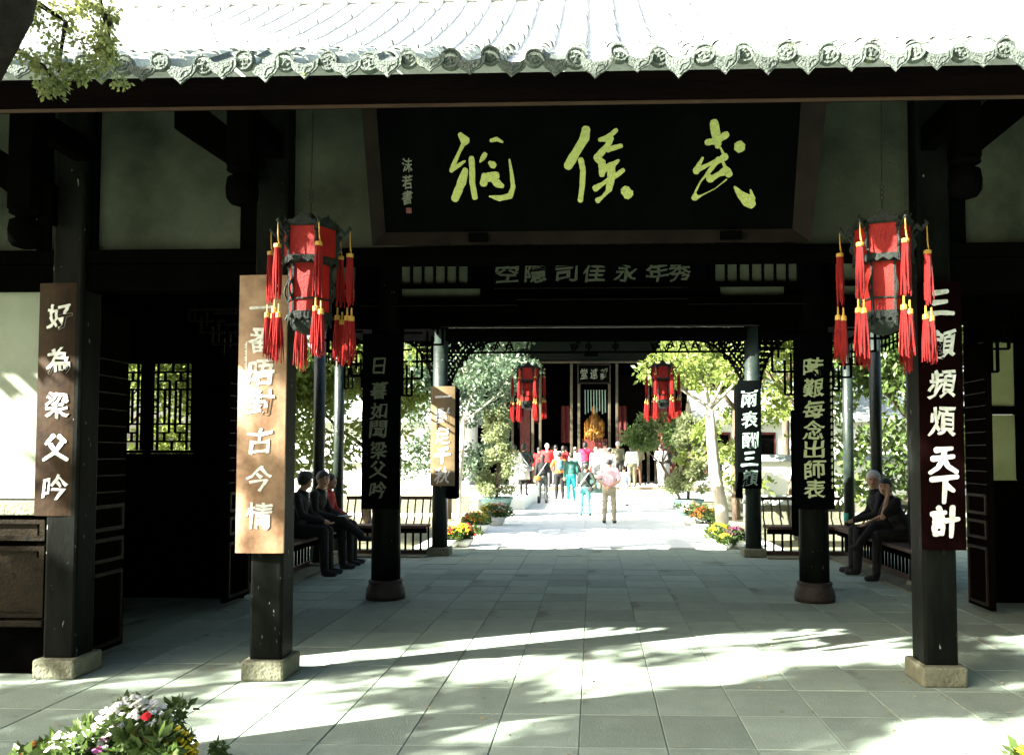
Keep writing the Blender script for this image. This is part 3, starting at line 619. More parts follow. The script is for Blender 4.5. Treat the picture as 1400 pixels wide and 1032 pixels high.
# ================================================================== REAR PAVILION
pav = thing('rear_pavilion', 'open timber pavilion with slender posts behind the gate hall', 'pavilion', (0, 13.3, 0))
def pb(name, mb, m, **k):
    o = mb.build(name, m, pav, **k); o.location = (0, -13.3, 0); return o
X3L, X3R = PX(602, R3), PX(1029, R3)
for X in (X3L, X3R):
    o = MB().lathe([(.135,.14),(.13,4.0)], 24, (X, R3, 0)).build('column', M['green'], pav, smooth=True); o.location = (0, -13.3, 0)
    MB().box((X-.19, R3-.19, 0), (X+.19, R3+.19, .14)).build('pedestal', M['stone'], o, bevel=.02)
posts = [(PX(463, R3), R3), (PX(1160, R3), R3), (PX(436, 12.7), 12.7), (PX(1198, 12.7), 12.7), (PX(385, 11.1), 11.1), (PX(1250, 11.1), 11.1)]
for X, Y in posts:
    o = MB().lathe([(.088,.08),(.085,3.9)], 18, (X, Y, 0)).build('post', M['green'], pav, smooth=True); o.location = (0, -13.3, 0)
    MB().lathe([(.13,0),(.13,.05),(.10,.08)], 14, (X, Y, 0)).build('pedestal', M['stone'], o, smooth=True)
xl_, xr_ = posts[0][0], posts[1][0]
pb('beam', MB().box((xl_-.1, R3-.09, PZ(466, R3)), (xr_+.1, R3+.09, PZ(449, R3))), M['black'])
pb('beam', MB().box((xl_-.1, R3-.08, PZ(446, R3)), (xr_+.1, R3+.08, 4.1)), M['black'])
for x in (xl_, xr_): pb('beam', MB().box((x-.08, 10.2, 3.62), (x+.08, R3-.1, 3.85)), M['black'])
# carved openwork frieze and corner brackets in the middle bay
mb = MB(); za, zc = PZ(466, R3), PZ(481, R3)
mb.box((X3L, R3-.03, zc-.02), (X3R, R3+.03, zc+.01))
pb('lattice_rail', mb, M['black'])
def carve(name, pts, r, y, seed):
    mb = MB(); 
    for st in pts: mb.tube([(x, y, z) for x, z in st], r, 6)
    return pb(name, mb, M['black'])
rg = random.Random(5)
for k in range(22):
    x = X3L+.25+(X3R-X3L-.5)*k/21; h = za-zc
    if 6 < k < 8 or 16 < k < 17: continue
    st = [[(x-.08+.16*t, zc+h*(.5+.45*math.sin(t*6.3+k))) for t in [j/7 for j in range(8)]]]
    if k in (10, 12) : st = [[(x, zc), (x, za)]]
    if k < 5 or k > 14 or k in (9, 10, 12): carve('scroll', st+[[(x+.05*math.cos(a), zc+h/2+.035*math.sin(a)) for a in [j*.9 for j in range(8)]]], .016, R3, k)
mb = MB().box((PX(799, R3), R3-.03, PZ(487, R3)), (PX(818, R3), R3+.02, PZ(481, R3)-.001)); pb('lattice_rail', mb, M['black'])
# quarter-round carved brackets
def quarter(xc, s, wid, hgt):
    rows = 9
    mb = MB()
    for i in range(rows):
        for j in range(rows):
            u, v = (i+.5)/rows, (j+.5)/rows
            inside = (u**.62+v**.62) < 1.02
            if inside:
                x = xc+s*u*wid; z = za-.0-v*hgt; rr = .5*wid/rows
                a0 = rg.random()*6.3
                st = [(x+math.cos(a0+q)*rr*(1-.09*q), z+math.sin(a0+q)*rr*1.3*(1-.09*q)) for q in [k*.8 for k in range(8)]]
                mb.tube([(p, R3-.01, w_) for p, w_ in st], .023, 5)
    edge = [(xc+s*wid*u, za-hgt*max(0, (1-u**.62))**(1/.62)) for u in [k/14 for k in range(15)]]
    mb.tube([(x, R3, z) for x, z in edge], .022, 6)
    pb('carved_bracket', mb, M['black'])
quarter(X3L+.12, 1, .80, 1.0); quarter(X3R-.12, -1, .80, 1.0); quarter(X3L-.12, -1, .5, .9); quarter(X3R+.12, 1, .5, .9)
OFP = (0, -13.3, 0)
fret(pav, xl_+.08, xl_+.65, PZ(466, R3), PZ(530, R3), R3, OFP); fret(pav, xr_-.08, xr_-.65, PZ(466, R3), PZ(530, R3), R3, OFP)
for x, s in ((xl_, -1), (xr_, 1)):   # side lattice under the side beams, between posts
    mb = MB(); ys = sorted([p[1] for p in posts if (p[0] < 0) == (s < 0)])
    for a, c in zip(ys[:-1], ys[1:]):
        for z in (3.3, 3.42): mb.box((x-.012, a+.08, z), (x+.012, c-.08, z+.02))
        k = a+.2
        while k < c-.1: mb.box((x-.011, k, 3.2), (x+.011, k+.02, 3.62)); k += .16
    pb('hanging_lattice', mb, M['black'])
# roof of the pavilion
mb = MB()
pr = [(13.75, 3.95), (14.3, 4.35), (14.85, 3.95), (14.85, 3.87), (14.3, 4.25), (13.75, 3.87)]
mb.prism(pr, lambda u, v, w: (-3.1+w, u, v), 6.4); pr_ = pb('roof', mb, M['rbase'])
mb = MB()
for k in range(26): mb.tube([(-3.0+k*.248, 14.87, 3.99), (-3.0+k*.248, 14.3, 4.4)], .055, 8)
mb.build('roof_tiles', M['rtile'], pr_, kind='stuff')
# benches with curved backrests
def bench(x0, x1, Y, label, axis='x', s=1):
    """s=+1: back on the +Y side (or outer side for side benches)"""
    t = thing('railing_bench', label, 'bench', (0, 0, 0), 0, 'railing benches around the pavilion')
    zs, ztp = .53, .93
    def bx(name, u0, u1, v0, v1, z0, z1, m, **k):
        mb = MB()
        if axis == 'x': mb.box((u0, Y+v0, z0), (u1, Y+v1, z1))
        else: mb.box((Y+s*v0, u0, z0), (Y+s*v1, u1, z1))
        return mb.build(name, m, t, **k)
    bx('seat', x0, x1, -.38, .04, zs-.05, zs, M['redwood'], bevel=.012); bx('apron', x0, x1, -.34, -.31, zs-.13, zs-.052, M['dkwood'])
    bx('bottom_rail', x0, x1, -.06, .0, .03, .09, M['redwood']); bx('top_rail', x0, x1, .14, .22, ztp, ztp+.055, M['redwood'], bevel=.01)
    bx('kerb', x0, x1, -.42, .06, 0, .028, M['stone'])
    n = int((x1-x0)/.135)
    for k in range(n+1):
        u = x0+.03+(x1-x0-.06)*k/n; mb = MB()
        pts = [(u, (.0, zs)), (u, (.10, zs+.10)), (u, (.09, zs+.22)), (u, (.17, ztp))]
        q = [((a, Y+b[0], b[1]) if axis == 'x' else (Y+s*b[0], a, b[1])) for a, b in pts]; mb.tube(q, .014, 6); mb.build('spindle', M['redwood'], t)
        if k % 1 == 0:
            mb = MB()
            if axis == 'x': mb.box((u-.016, Y-.045, .091), (u+.016, Y-.015, zs-.051))
            else: mb.box((Y-s*.045, u-.016, .091), (Y-s*.015, u+.016, zs-.051))
            mb.build('lower_bar', M['dkwood'], t)
    return t
M['redwood'] = mat('dark_red_bench_wood', (.075, .035, .022), .5, (.03, .016, .012), 7, .3, 50, .3)
bench(xl_+.1, X3L-.16, R3, 'low railing bench with curved spindles at the rear left of the pavilion'); bench(X3R+.16, xr_-.1, R3, 'low railing bench with curved spindles at the rear right of the pavilion')
bench(10.4, R3-.45, xl_, 'side bench under the three seated people on the left', 'y', -1); bench(10.4, R3-.45, xr_, 'side bench under the white-haired man and his companion', 'y', 1)

# ================================================================== LANTERNS
def make_lantern(label, loc, drop):
    t = thing('palace_lantern', label, 'lantern', loc, 0, 'red tasselled palace lanterns')
    def hexp(r, z, rot=0): return [(r*math.cos(R(60*k+rot)), r*math.sin(R(60*k+rot)), z) for k in range(6)]
    def tier(r, z0, z1, nm):
        a, c = hexp(r, z0), hexp(r, z1)
        for k in range(6):
            j = (k+1)%6; mb = MB(); mb.add([a[k], a[j], c[j], c[k]], [(0,1,2,3)]); mb.build('silk_panel', M['red'], t)
        fm = MB()
        for k in range(6):
            j = (k+1)%6; e = 1.02
            A, B, C_, D = [Vector(q) for q in (a[k], a[j], c[j], c[k])]
            for p in (A, B, C_, D): p.x *= e; p.y *= e
            fm.bar(A, D, .016, .016)
            fm.bar(A, B, .014, .018); fm.bar(D, C_, .014, .018)
        return fm
    f1 = tier(.20, .52, .74, 'upper'); 
    for k in range(6):  # shaped cresting and scalloped skirts
        a, c = [Vector(q) for q in (hexp(.208, .74)[k], hexp(.208, .74)[(k+1)%6])]; d = (c-a)
        poly = [(0,0),(0,.03),(.15,.03),(.3,.055),(.42,.06),(.5,.085),(.58,.06),(.7,.055),(.85,.03),(1,.03),(1,0)]
        nr = Vector((d.y, -d.x, 0)).normalized()
        f1.prism(poly, lambda u, v, w_: a+d*u+Vector((0,0,v))+nr*w_, .01)
        a, c = [Vector(q) for q in (hexp(.208, .52)[k], hexp(.208, .52)[(k+1)%6])]; d = (c-a)
        f1.prism([(0,0),(1,0),(1,-.05),(.85,-.025),(.7,-.045),(.5,-.02),(.3,-.045),(.15,-.025),(0,-.05)], lambda u, v, w_: a+d*u+Vector((0,0,v))+nr*w_, .01)
    f1.build('upper_frame', M['lframe'], t)
    f2 = tier(.155, .14, .49, 'lower')
    for k in range(6):
        a, c = [Vector(q) for q in (hexp(.160, .14)[k], hexp(.160, .14)[(k+1)%6])]; d = (c-a); nr = Vector((d.y, -d.x, 0)).normalized()
        f2.bar(Vector(hexp(.160, .235)[k]), Vector(hexp(.160, .235)[(k+1)%6]), .012, .012)
        f2.prism([(0,0),(1,0),(1,-.10),(.8,-.04),(.65,-.055),(.5,-.03),(.35,-.055),(.2,-.04),(0,-.10)], lambda u, v, w_: a+d*u+Vector((0,0,v))+nr*w_, .01)
        rr = .175  # scrolled corner ears on the lower tier
        u = Vector((math.cos(R(60*k)), math.sin(R(60*k)), 0)); f2.tube([u*(.16+.02*math.sin(z*26)+.012)+Vector((0,0,z)) for z in [.1+.022*q for q in range(18)]], .009, 5)
    f2.build('lower_frame', M['lframe'], t)
    MB().lathe([(.19,.73),(.20,.745),(.15,.78),(.06,.80),(.03,.84),(.012,.86)], 6).build('cap', M['lframe'], t)
    MB().lathe([(.05,.0),(.12,.03),(.15,.07),(.15,.138)], 6).build('base', M['lframe'], t)
    for k in range(6):
        u = Vector((math.cos(R(60*k)), math.sin(R(60*k)), 0)); mb = MB()
        mb.tube([u*.2+Vector((0,0,.70)), u*.235+Vector((0,0,.735)), u*.27+Vector((0,0,.70)), u*.285+Vector((0,0,.725)), u*.305+Vector((0,0,.745)), u*.29+Vector((0,0,.765))], [.016,.02,.014,.016,.014,.006], 6)
        mb.tube([u*.2+Vector((0,0,.56)), u*.225+Vector((0,0,.60)), u*.21+Vector((0,0,.65)), u*.24+Vector((0,0,.69))], [.01,.014,.01,.012], 6)
        ar = mb.build('arm', M['lframe'], t, smooth=True)
        jz = rng.uniform(-.03, .03); base = u*.303; ta = bpy.data.objects.new('tassel', None)
        cd_ = MB().tube([base+Vector((0,0,.735)), base+Vector((.004,0,.60+jz))], .004, 5).tube([base+Vector((.0,0,.66+jz)), base+Vector((.012,0,.58+jz))], .004, 5).build('cord', M['yel'], t)
        def tass(c, z1, z0, r0, r1, nst=14, seed=0):
            m_ = MB(); rq = random.Random(seed+int(c.x*1000)); m_.tube([c+Vector((0,0,z1)), c+Vector((0,0,z1*.35+z0*.65)), c+Vector((0,0,z0+.03))], [r0*.85, r0*.8, r0*.3], 8)
            for a in range(nst):
                th = a*2*math.pi/nst+rq.uniform(-.2,.2); u_ = Vector((math.cos(th), math.sin(th), 0)); b2 = Vector((rq.uniform(-.006,.006), rq.uniform(-.006,.006), 0)); e = rq.uniform(-.025, .02)
                m_.tube([c+u_*r0*.8+Vector((0,0,z1)), c+u_*(r0+r1)*.5+b2+Vector((0,0,(z1+z0)/2)), c+u_*r1*rq.uniform(.7,1.1)+b2*2+Vector((0,0,z0+e))], [.0065,.0068,.0035], 4)
            return m_
        top = .585+jz
        up = tass(base, top-.025, .225+jz, .022, .026, seed=k); o = up.build('tassel', M['tassel'], t)
        MB().lathe([(.012,0),(.027,-.004),(.028,-.022),(.025,-.03)][::-1], 10, (base.x, base.y, top)).build('gilt_band', M['yel'], o)
        for q, (dx, dz) in enumerate(((-.018, 0), (.02, -.012+rng.uniform(-.03, .02)))):
            c2 = base+Vector((dx, rng.uniform(-.01, .01), 0)); lo = tass(c2, .115+jz+dz, -.17+jz+dz+rng.uniform(-.02, .02), .018, .031, 11, seed=k*3+q); o2 = lo.build('tassel', M['tassel'], t)
            MB().lathe([(.006,.06),(.008,.005),(.022,0),(.024,-.03),(.020,-.035)][::-1], 8, (c2.x, c2.y, .145+jz+dz)).build('gilt_band', M['yel'], o2)
    w = MB(); w.tube([(0,0,.86),(0,0,.93)], .006, 6)
    for q in range(3): w.tube([(.012*math.cos(a), 0, .95+q*.035+.02*math.sin(a)) for a in [j*.7 for j in range(10)]], .004, 5)
    w.tube([(0,0,1.05),(.01,.0,drop)], .0045, 5); w.build('hanging_wire', M['lframe'], t)
    t.scale = (.92, .92, .99); return t
q = P(425, 292, 5.75); make_lantern('large red lantern with long tassels glowing in sun before the left front column', (q.x, 5.75, q.z-.85), 1.9)
q = P(1206, 288, 5.75); make_lantern('large red lantern hanging beside the right front column', (q.x, 5.75, q.z-.85), 1.9).rotation_euler = (0, 0, R(-19))
q = P(722, 560, 14.75); make_lantern('small distant red lantern left of the courtyard shrine doorway', (q.x, 14.75, q.z), .98)
q = P(906, 558, 14.75); make_lantern('small distant red lantern right of the courtyard shrine doorway', (q.x, 14.75, q.z), .98)

# ================================================================== FAR TEMPLE
tmp = thing('temple_hall', 'dark temple hall with open doors at the end of the courtyard', 'temple', (0, 36, 0))
def tb(name, mb, m, **k):
    o = mb.build(name, m, tmp, **k); o.location = (0, -36, 0); return o
TY = 36.0
tb('platform', MB().box((-7, 32.7, -.1), (7, 42, .45)), M['court'], bevel=.02)
tb('platform_edge', MB().box((-7, 32.62, .36), (7, 32.69, .45)), mat('brown_stone_edge', (.24,.15,.09), .8))
for k, px in enumerate((695, 733, 786, 838, 891, 935)):
    X = PX(px, TY)
    for dx in (-.2, .12): tb('door_stile', MB().box((X+dx, TY-.05, .45), (X+dx+.11, TY+.1, 5.6)), M['stile'] if 'stile' in M else M.setdefault('stile', mat('olive_brown_post', (.06,.052,.03), .5, (.035,.03,.018), 8)), bevel=.01)
    if px in (733, 786): tb('door_post', MB().box((X-.14, TY-.12, .45), (X+.16, TY-.051, 1.6)), M['brown'])
tb('frieze', MB().box((-7, TY-.1, PZ(494, TY)), (7, TY+.1, 6.62)), mat('green_black_frieze', (.006,.009,.007), .7, (.004,.006,.005), 6, spec=.05))
tb('eave_soffit', MB().box((-8.3, 33.75, 6.63), (8.3, TY+4, 6.7)), M['black'])
tb('frieze_moulding', MB().box((-7, TY-.16, PZ(497, TY)), (7, TY-.101, PZ(494.5, TY))), M['stile'])
tb('inner_wall', MB().box((-7, TY+4, .45), (7, TY+4.1, 7)), M['black']); tb('inner_ceiling', MB().box((-7, TY+.11, 6.0), (7, TY+4, 6.1)), M['black'])
for x in (-7, 6.9): tb('end_wall', MB().box((x, TY, .45), (x+.1, TY+4, 7)), M['plasterw'])
for (a, c) in ((695, 733), (838, 891), (891, 935)):
    tb('door_leaf', MB().box((PX(a, TY)+.3, TY+1.2, .46), (PX(c, TY)-.3, TY+1.26, 5.2)), M['dkwood'])
for (a, c) in ((700, 733), (891, 935)):
    tb('door_leaf', MB().box((PX(a, TY)+.3, TY+.5, .46), (PX(c, TY)-.3, TY+.56, 5.2)), M['redframe'])
mb = MB(); mb.prism([(33.6, 6.9), (38.5, 9.8), (43.4, 6.9), (43.4, 6.75), (38.5, 9.55), (33.6, 6.75)], lambda u, v, w: (-8.5+w, u, v), 17); rf = tb('roof', mb, M['rbase'])
mb = MB()
for k in range(68): mb.tube([(-8.4+k*.25, 33.58, 6.95), (-8.4+k*.25, 38.5, 9.85)], .07, 8)
mb.build('roof_tiles', M['rtile'], rf, kind='stuff')
# name board of the temple
c = P(812, 511, TY-.5); nb = thing('temple_plaque', 'small plaque with three pale characters over the temple door', 'plaque', (c.x, TY-.5, c.z))
MB().box((-.66, 0, -.36), (.66, .06, .36)).build('board', M['plaqueblk'], nb); MB().box((-.72, .01, -.42), (.72, .05, -.361)).box((-.72, .01, .361), (.72, .05, .42)).build('frame', M['framebrn'], nb)
for k, ch in enumerate('堂遠靜'): char(nb, ch, -.42+.42*k, 0, .3, .44, -.001, M['dimgold'], t=.01, seed=k)
# gilded figure with hanging ribbons
c = P(813, 600, 37.2); stt = thing('gilded_figure', 'gilded statue glowing inside the temple doorway', 'statue', (c.x, 37.2, .45))
zb_ = c.z-.45
mb = MB().box((-.55, -.3, 0), (.55, .4, zb_)); mb.build('plinth', M['redframe'], stt)
mb = MB(); mb.lathe([(.34,0),(.38,.15),(.42,.35),(.36,.55),(.26,.8),(.24,1.0),(.14,1.08),(.15,1.15),(.16,1.3),(.1,1.42),(.03,1.5)], 18, (0, 0, zb_)); mb.sphere((-.3,-.1,zb_+.5), (.16,.2,.42)); mb.sphere((.3,-.1,zb_+.5), (.16,.2,.42)); mb.sphere((-.2,-.3,zb_+.18), (.25,.25,.18)); mb.sphere((.2,-.3,zb_+.18), (.25,.25,.18))
o = mb.build('figure', M['gild'], stt, smooth=True)
for k in range(7): 
    x = -.40+k*.125; MB().box((x-.05, -.55+.02*(k % 2), zb_-.1), (x-.01, -.54+.02*(k % 2), zb_+.75)).build('fringe', M['gild'], stt)
rb = thing('ribbon_curtain', 'row of pale ribbons hanging over the gilded statue', 'curtain', (0, 36.4, 0))
for k in range(8):
    a = P(800+k*3.9, 533, 36.4); c = P(800+k*3.9, 566-(k % 3)*2, 36.4); MB().bar((a.x, 0, a.z), (c.x+.01, .02, c.z), .045, .012).build('ribbon', M['cyanw'], rb)
for px, lb in ((774, 'red drape hanging left of the gilded statue'), (851, 'red drape hanging right of the gilded statue')):
    a = P(px, 555, 36.6); d = thing('red_drape', lb, 'drape', (a.x, 36.6, a.z-1.6)); mb = MB(); vs_ = []
    for j in range(9): vs_ += [(-.22+.055*j, .04*math.sin(j*1.6), 0), (-.22+.055*j*.9, .04*math.sin(j*1.6+.4), 1.6)]
    mb.add(vs_+[(x, y+.015, z) for x, y, z in vs_], [(2*j, 2*j+2, 2*j+3, 2*j+1) for j in range(8)]+[(18+2*j+1, 18+2*j+3, 18+2*j+2, 18+2*j) for j in range(8)]+[(0, 1, 19, 18)]); mb.build('cloth', solid((.05,.004,.004)), d)
a, c = P(857, 597, 34.5), P(883, 646, 34.5); nb = thing('notice_board', 'black notice board with rows of faint white text by the temple door', 'sign', ((a.x+c.x)/2, 34.5, .45))
w = (c.x-a.x)/2; MB().box((-w, 0, .25), (w, .05, a.z-.45)).build('board', M['plaqueblk'], nb)
mb = MB()
for r_ in range(6):
    x = -w+.08
    while x < w-.1:
        l = rng.uniform(.03, .09)
        mb.box((x, -.006, a.z-.45-.12-r_*.13-(.03 if r_ else 0)), (min(x+l, w-.05), 0, a.z-.45-.10-r_*.13+.0-(.03 if r_ else 0))) if (r_ or abs(x) < .15) else None; x += l+.025
mb.build('text_rows', M['dimgold'], nb)
MB().box((-w, 0, 0), (-w+.05, .05, .249)).box((w-.05, 0, 0), (w, .05, .249)).build('leg', M['plaqueblk'], nb)
# incense burner / stone stand
c = P(812, 672, 31); ib = thing('incense_burner', 'carved grey stone incense burner in the middle of the crowd', 'incense burner', (c.x, 31, 0))
MB().box((-.6, -.35, .84), (.6, .35, .95)).build('rim', M['stone'], ib, bevel=.03); MB().box((-.52, -.3, .3), (.52, .3, .839)).build('basin', M['pot'], ib, bevel=.05)
mb = MB()
for k in range(5): mb.sphere((-.4+.2*k, -.31, .56), (.07, .03, .12))
mb.build('carving', M['stone'], ib, smooth=True)
for x in (-.5, .38):
    for y in (-.3, .18): MB().box((x, y, 0), (x+.12, y+.12, .299)).build('leg', M['stone'], ib, bevel=.02)
# left ledge
lg = MB().box((-3.6, 26.2, 0), (PX(722, 27.4), 32.6, .385)); tag(lg.build('stone_ledge', M['court'], bevel=.02), 'low stone ledge along the left side of the courtyard', 'ledge')
# side garden walls
def gwall(x0, x1, Y, z, label, m='plasterw'):
    t = thing('garden_wall', label, 'wall', ((x0+x1)/2, Y, 0)); w = (x1-x0)/2
    MB().box((-w, -.12, -.14), (w, .12, z)).build('wall', M[m], t)
    mb = MB().prism([(-.26, z), (0, z+.16), (.26, z), (.26, z+.02), (0, z+.2), (-.26, z+.02)], lambda u, v, q: (-w+q, u, v), 2*w); mb.build('coping', M['rtile'], t)
    MB().box((-w, -.135, 0), (w, -.121, .5)).build('plinth', M['stone'], t)
    return t
gwall(-16, -3.7, 25.0, 1.45, 'white garden wall with tiled coping left of the court'); gwall(3.9, 17, 25.5, 1.5, 'white garden wall with tiled coping right of the court')
gwall(3.3, 5.6, 18.6, .62, 'low grey block wall behind the right flower pots', 'stone')
wg = thing('side_building', 'white side building with dark red windows right of the temple', 'building', (9.2, 34, 0))
MB().box((-5.1, 0, -.1), (5, 3, 3.2)).build('wall', M['plasterw'], wg)
mb = MB().prism([(-.6, 3.1), (1.5, 4.4), (3.6, 3.1), (3.6, 3.0), (1.5, 4.2), (-.6, 3.0)], lambda u, v, q: (-5.2+q, u, v), 10.4); mb.build('roof', M['rtile'], wg)
for k in range(3): 
    o = MB().box((-4.7+k*1.8, -.06, .9), (-3.7+k*1.8, -.001, 2.6)).build('window', M['redframe'], wg); MB().box((-4.62+k*1.8, -.07, 1.0), (-3.78+k*1.8, -.061, 2.5)).build('pane', M['black'], o)
wg2 = thing('side_building', 'white side building glimpsed through leaves left of the temple', 'building', (-9.4, 34, 0))
MB().box((-5, 0, -.1), (4.3, 3, 3.2)).build('wall', M['plasterw'], wg2)
mb = MB().prism([(-.6, 3.1), (1.5, 4.4), (3.6, 3.1), (3.6, 3.0), (1.5, 4.2), (-.6, 3.0)], lambda u, v, q: (-5.2+q, u, v), 9.8); mb.build('roof', M['rtile'], wg2)

# ================================================================== PLANTS
def limb(mb, p, d, l, r, depth, rg, ends, curve=.35):
    pts = [Vector(p)]; d = Vector(d).normalized()
    for k in range(4):
        d = (d+Vector((rg.uniform(-1,1), rg.uniform(-1,1), rg.uniform(-.5,.7)))*curve*.4).normalized(); pts.append(pts[-1]+d*l/4)
    mb.tube(pts, [r*(1-.13*k) for k in range(5)], 7 if depth > 1 else 5)
    if depth == 0: ends.append(pts[-1]); ends.append(pts[2]); return
    for k in range(3 if depth > 1 else 3):
        nd = (d+Vector((rg.uniform(-1,1), rg.uniform(-1,1), rg.uniform(-.3,.8)))*.85).normalized(); limb(mb, pts[-1 if k else 3], nd, l*rg.uniform(.6,.8), r*.52, depth-1, rg, ends, curve)
def tree(name, label, base, h, r, leafsize, nleaf, lm, seed, tr=.1, depth=2, bark='bark', clump=.5, lean=(0,0), group=None, droop=.3, low=0, cat='tree', aspect=.45):
    rg = random.Random(seed); t = thing(name, label, cat, base, 0, group); mb = MB(); ends = []
    top = Vector((lean[0], lean[1], h*.45)); mb.tube([(0,0,-.1), top*.35+Vector((rg.uniform(-.1,.1)*tr*6,0,0)), top*.7, top], [tr*1.25, tr, tr*.9, tr*.8], 10)
    for k in range(4): limb(mb, top, (math.cos(k*1.6+seed), math.sin(k*1.6+seed), .7+.5*(k % 2)), h*.28, tr*.6, depth, rg, ends)
    limb(mb, top, (0, 0, 1), h*.3, tr*.65, depth, rg, ends)
    mb.build('trunk', M[bark], t, smooth=True)
    cl = [(e.x, e.y, e.z, clump*rg.uniform(.5, 1.1)) for e in ends]
    for k in range(low): a_ = rg.random()*6.3; q = rg.random(); cl.append((lean[0]*.5+r*math.cos(a_)*q**.5, r*.7*math.sin(a_)*q**.5, rg.uniform(.9, h*.8), clump*rg.uniform(.5, .8)))
    link('crown', leafmesh('crown', nleaf, cl, leafsize, M[lm], seed, droop, aspect), t); return t
# garden trees seen through the side bays
gt = 'garden trees beyond the side bays'
tree('broadleaf_tree', 'leafy tree just beyond the rear left bench between the columns', (-4.9, 18.2, 0), 4.0, 1.1, .15, 11000, 'leafy', 3, .09, group=gt, clump=.55, low=12)
tree('broadleaf_tree', 'dense leafy tree behind the seated men at left', (-7.3, 17.4, 0), 4.3, 2, .18, 17000, 'leafy', 5, .1, group=gt, clump=.7, low=40)
tree('broadleaf_tree', 'leafy tree seen through the lattice windows', (-9.6, 16.4, 0), 4.4, 2, .16, 6500, 'leafy', 8, .1, group=gt, clump=.8, low=40)
tree('broadleaf_tree', 'tree with dark crossing branches behind the rear right bench', (4.2, 19.0, 0), 5.6, 1.5, .17, 12000, 'leafy', 11, .08, group=gt, clump=.62, lean=(.6, 0), low=16)
tree('broadleaf_tree', 'dense leafy tree behind the white-haired man', (6.6, 17.6, 0), 5.2, 2.2, .18, 18000, 'leaf', 14, .1, group=gt, clump=.75, low=40)
tree('broadleaf_tree', 'leafy tree furthest right through the side bay', (9.4, 17.0, 0), 5.2, 2, .17, 14000, 'leaf', 17, .1, group=gt, clump=.8, low=30)
tree('broadleaf_tree', 'round leafy tree right of the temple eave', (3.95, 23.5, 0), 6.6, 1.7, .16, 20000, 'leafy', 21, .1, group=gt, clump=.62, low=34)
tree('cypress_tree', 'pale blue-green cypress left of the temple eave', (-4.1, 23.6, 0), 6.2, 1.4, .10, 36000, 'leafb', 24, .1, clump=.6, low=34, droop=.1, aspect=.6)
tree('cypress_tree', 'second cypress further back beside the temple', (-4.9, 29, 0), 8.5, 2, .12, 20000, 'leafb', 27, .12, clump=.8, droop=.1, aspect=.6)
tree('broadleaf_tree', 'big leafy tree right of the temple hall', (6.8, 30, 0), 9, 2, .2, 12000, 'leaf', 30, .14, group=gt, clump=1.0)
# slim leaning trunks beside the path
def slim(label, pxb, pyb, pxt, pyt, Y, r, bark, seed, lm, n):
    a, c = P(pxb, pyb, Y), P(pxt, pyt, Y); t = thing('leaning_tree', label, 'tree', (a.x, Y, 0), 0); d = c-a; mb = MB()
    mb.tube([(0,0,-.05), (d.x*.3+.02, .0, d.z*.33), (d.x*.7-.015, .05, d.z*.66), (d.x, .1, d.z), (d.x*1.2, .15, d.z*1.35)], [r*1.1, r, r*.95, r*.85, r*.6], 12)
    ends = []; rg = random.Random(seed)
    for k in range(4): limb(mb, (d.x*1.15, .15, d.z*1.3), (math.cos(k*1.7), math.sin(k*1.7), .8), .9, r*.4, 1, rg, ends)
    mb.build('trunk', M[bark], t, smooth=True); link('crown', leafmesh('crown', n, [(e.x, e.y, e.z, .38) for e in ends], .12, M[lm], seed), t)
slim('slim leaning trunk left of the path with dangling foliage', 624, 722, 631, 598, 16.9, .055, 'barkw', 41, 'leafb', 2500)
slim('thick pale leaning trunk right of the path', 989, 722, 974, 585, 17.4, .13, 'barkw', 44, 'leafy', 3000)
# potted shrubs
def potshrub(label, pxc, pyt, pyb, wpx, Y, topy, seed, lm, n):
    a = P(pxc, pyb, Y); zt_ = P(pxc, pyt, Y).z; w = wpx/2*Y/F; t = thing('potted_shrub', label, 'potted plant', (a.x, Y, 0), 0, 'potted shrubs along the path')
    h = zt_; MB().lathe([(w*.55,0),(w*.62,.03),(w*.85,h*.55),(w*.95,h*.85),(w*1.06,h*.9),(w*1.06,h),(w*.92,h),(w*.9,h*.93),(.02,h*.92)], 28).build('pot', M['pot'], t, smooth=True)
    H2 = P(pxc, topy, Y).z; rg = random.Random(seed); mb = MB(); mb.tube([(0,0,h*.9),(.05,0,h+(H2-h)*.5),(0,.02,H2*.95)], [.05,.04,.015], 8); mb.build('stem', M['bark'], t)
    cl = []
    for k in range(38):
        q = rg.random(); rr = (.55-.35*q)*(.4+.6*rg.random()); a_ = rg.random()*6.3; cl.append((rr*math.cos(a_), rr*math.sin(a_), h+.15+(H2-h-.2)*q, rg.uniform(.14, .26)))
    link('foliage', leafmesh('foliage', n, cl, .09, M[lm], seed, .2, .5), t)
potshrub('tall pale shrub in a glazed pot left of the path', 679, 679, 706, 44, 23.4, 560, 51, 'leafp', 9000)
potshrub('tall pale shrub in a glazed pot right of the path', 941, 682, 704, 42, 23.8, 565, 54, 'leafp', 9000)
# loose foliage mass near the right lantern
tree('small_shrub_tree', 'bushy dark green branch cluster below the right distant lantern', (2.9, 26.5, 0), 3.1, 1, .13, 4500, 'leaf', 60, .05, depth=1, clump=.38, lean=(-.75, 0), cat='shrub')
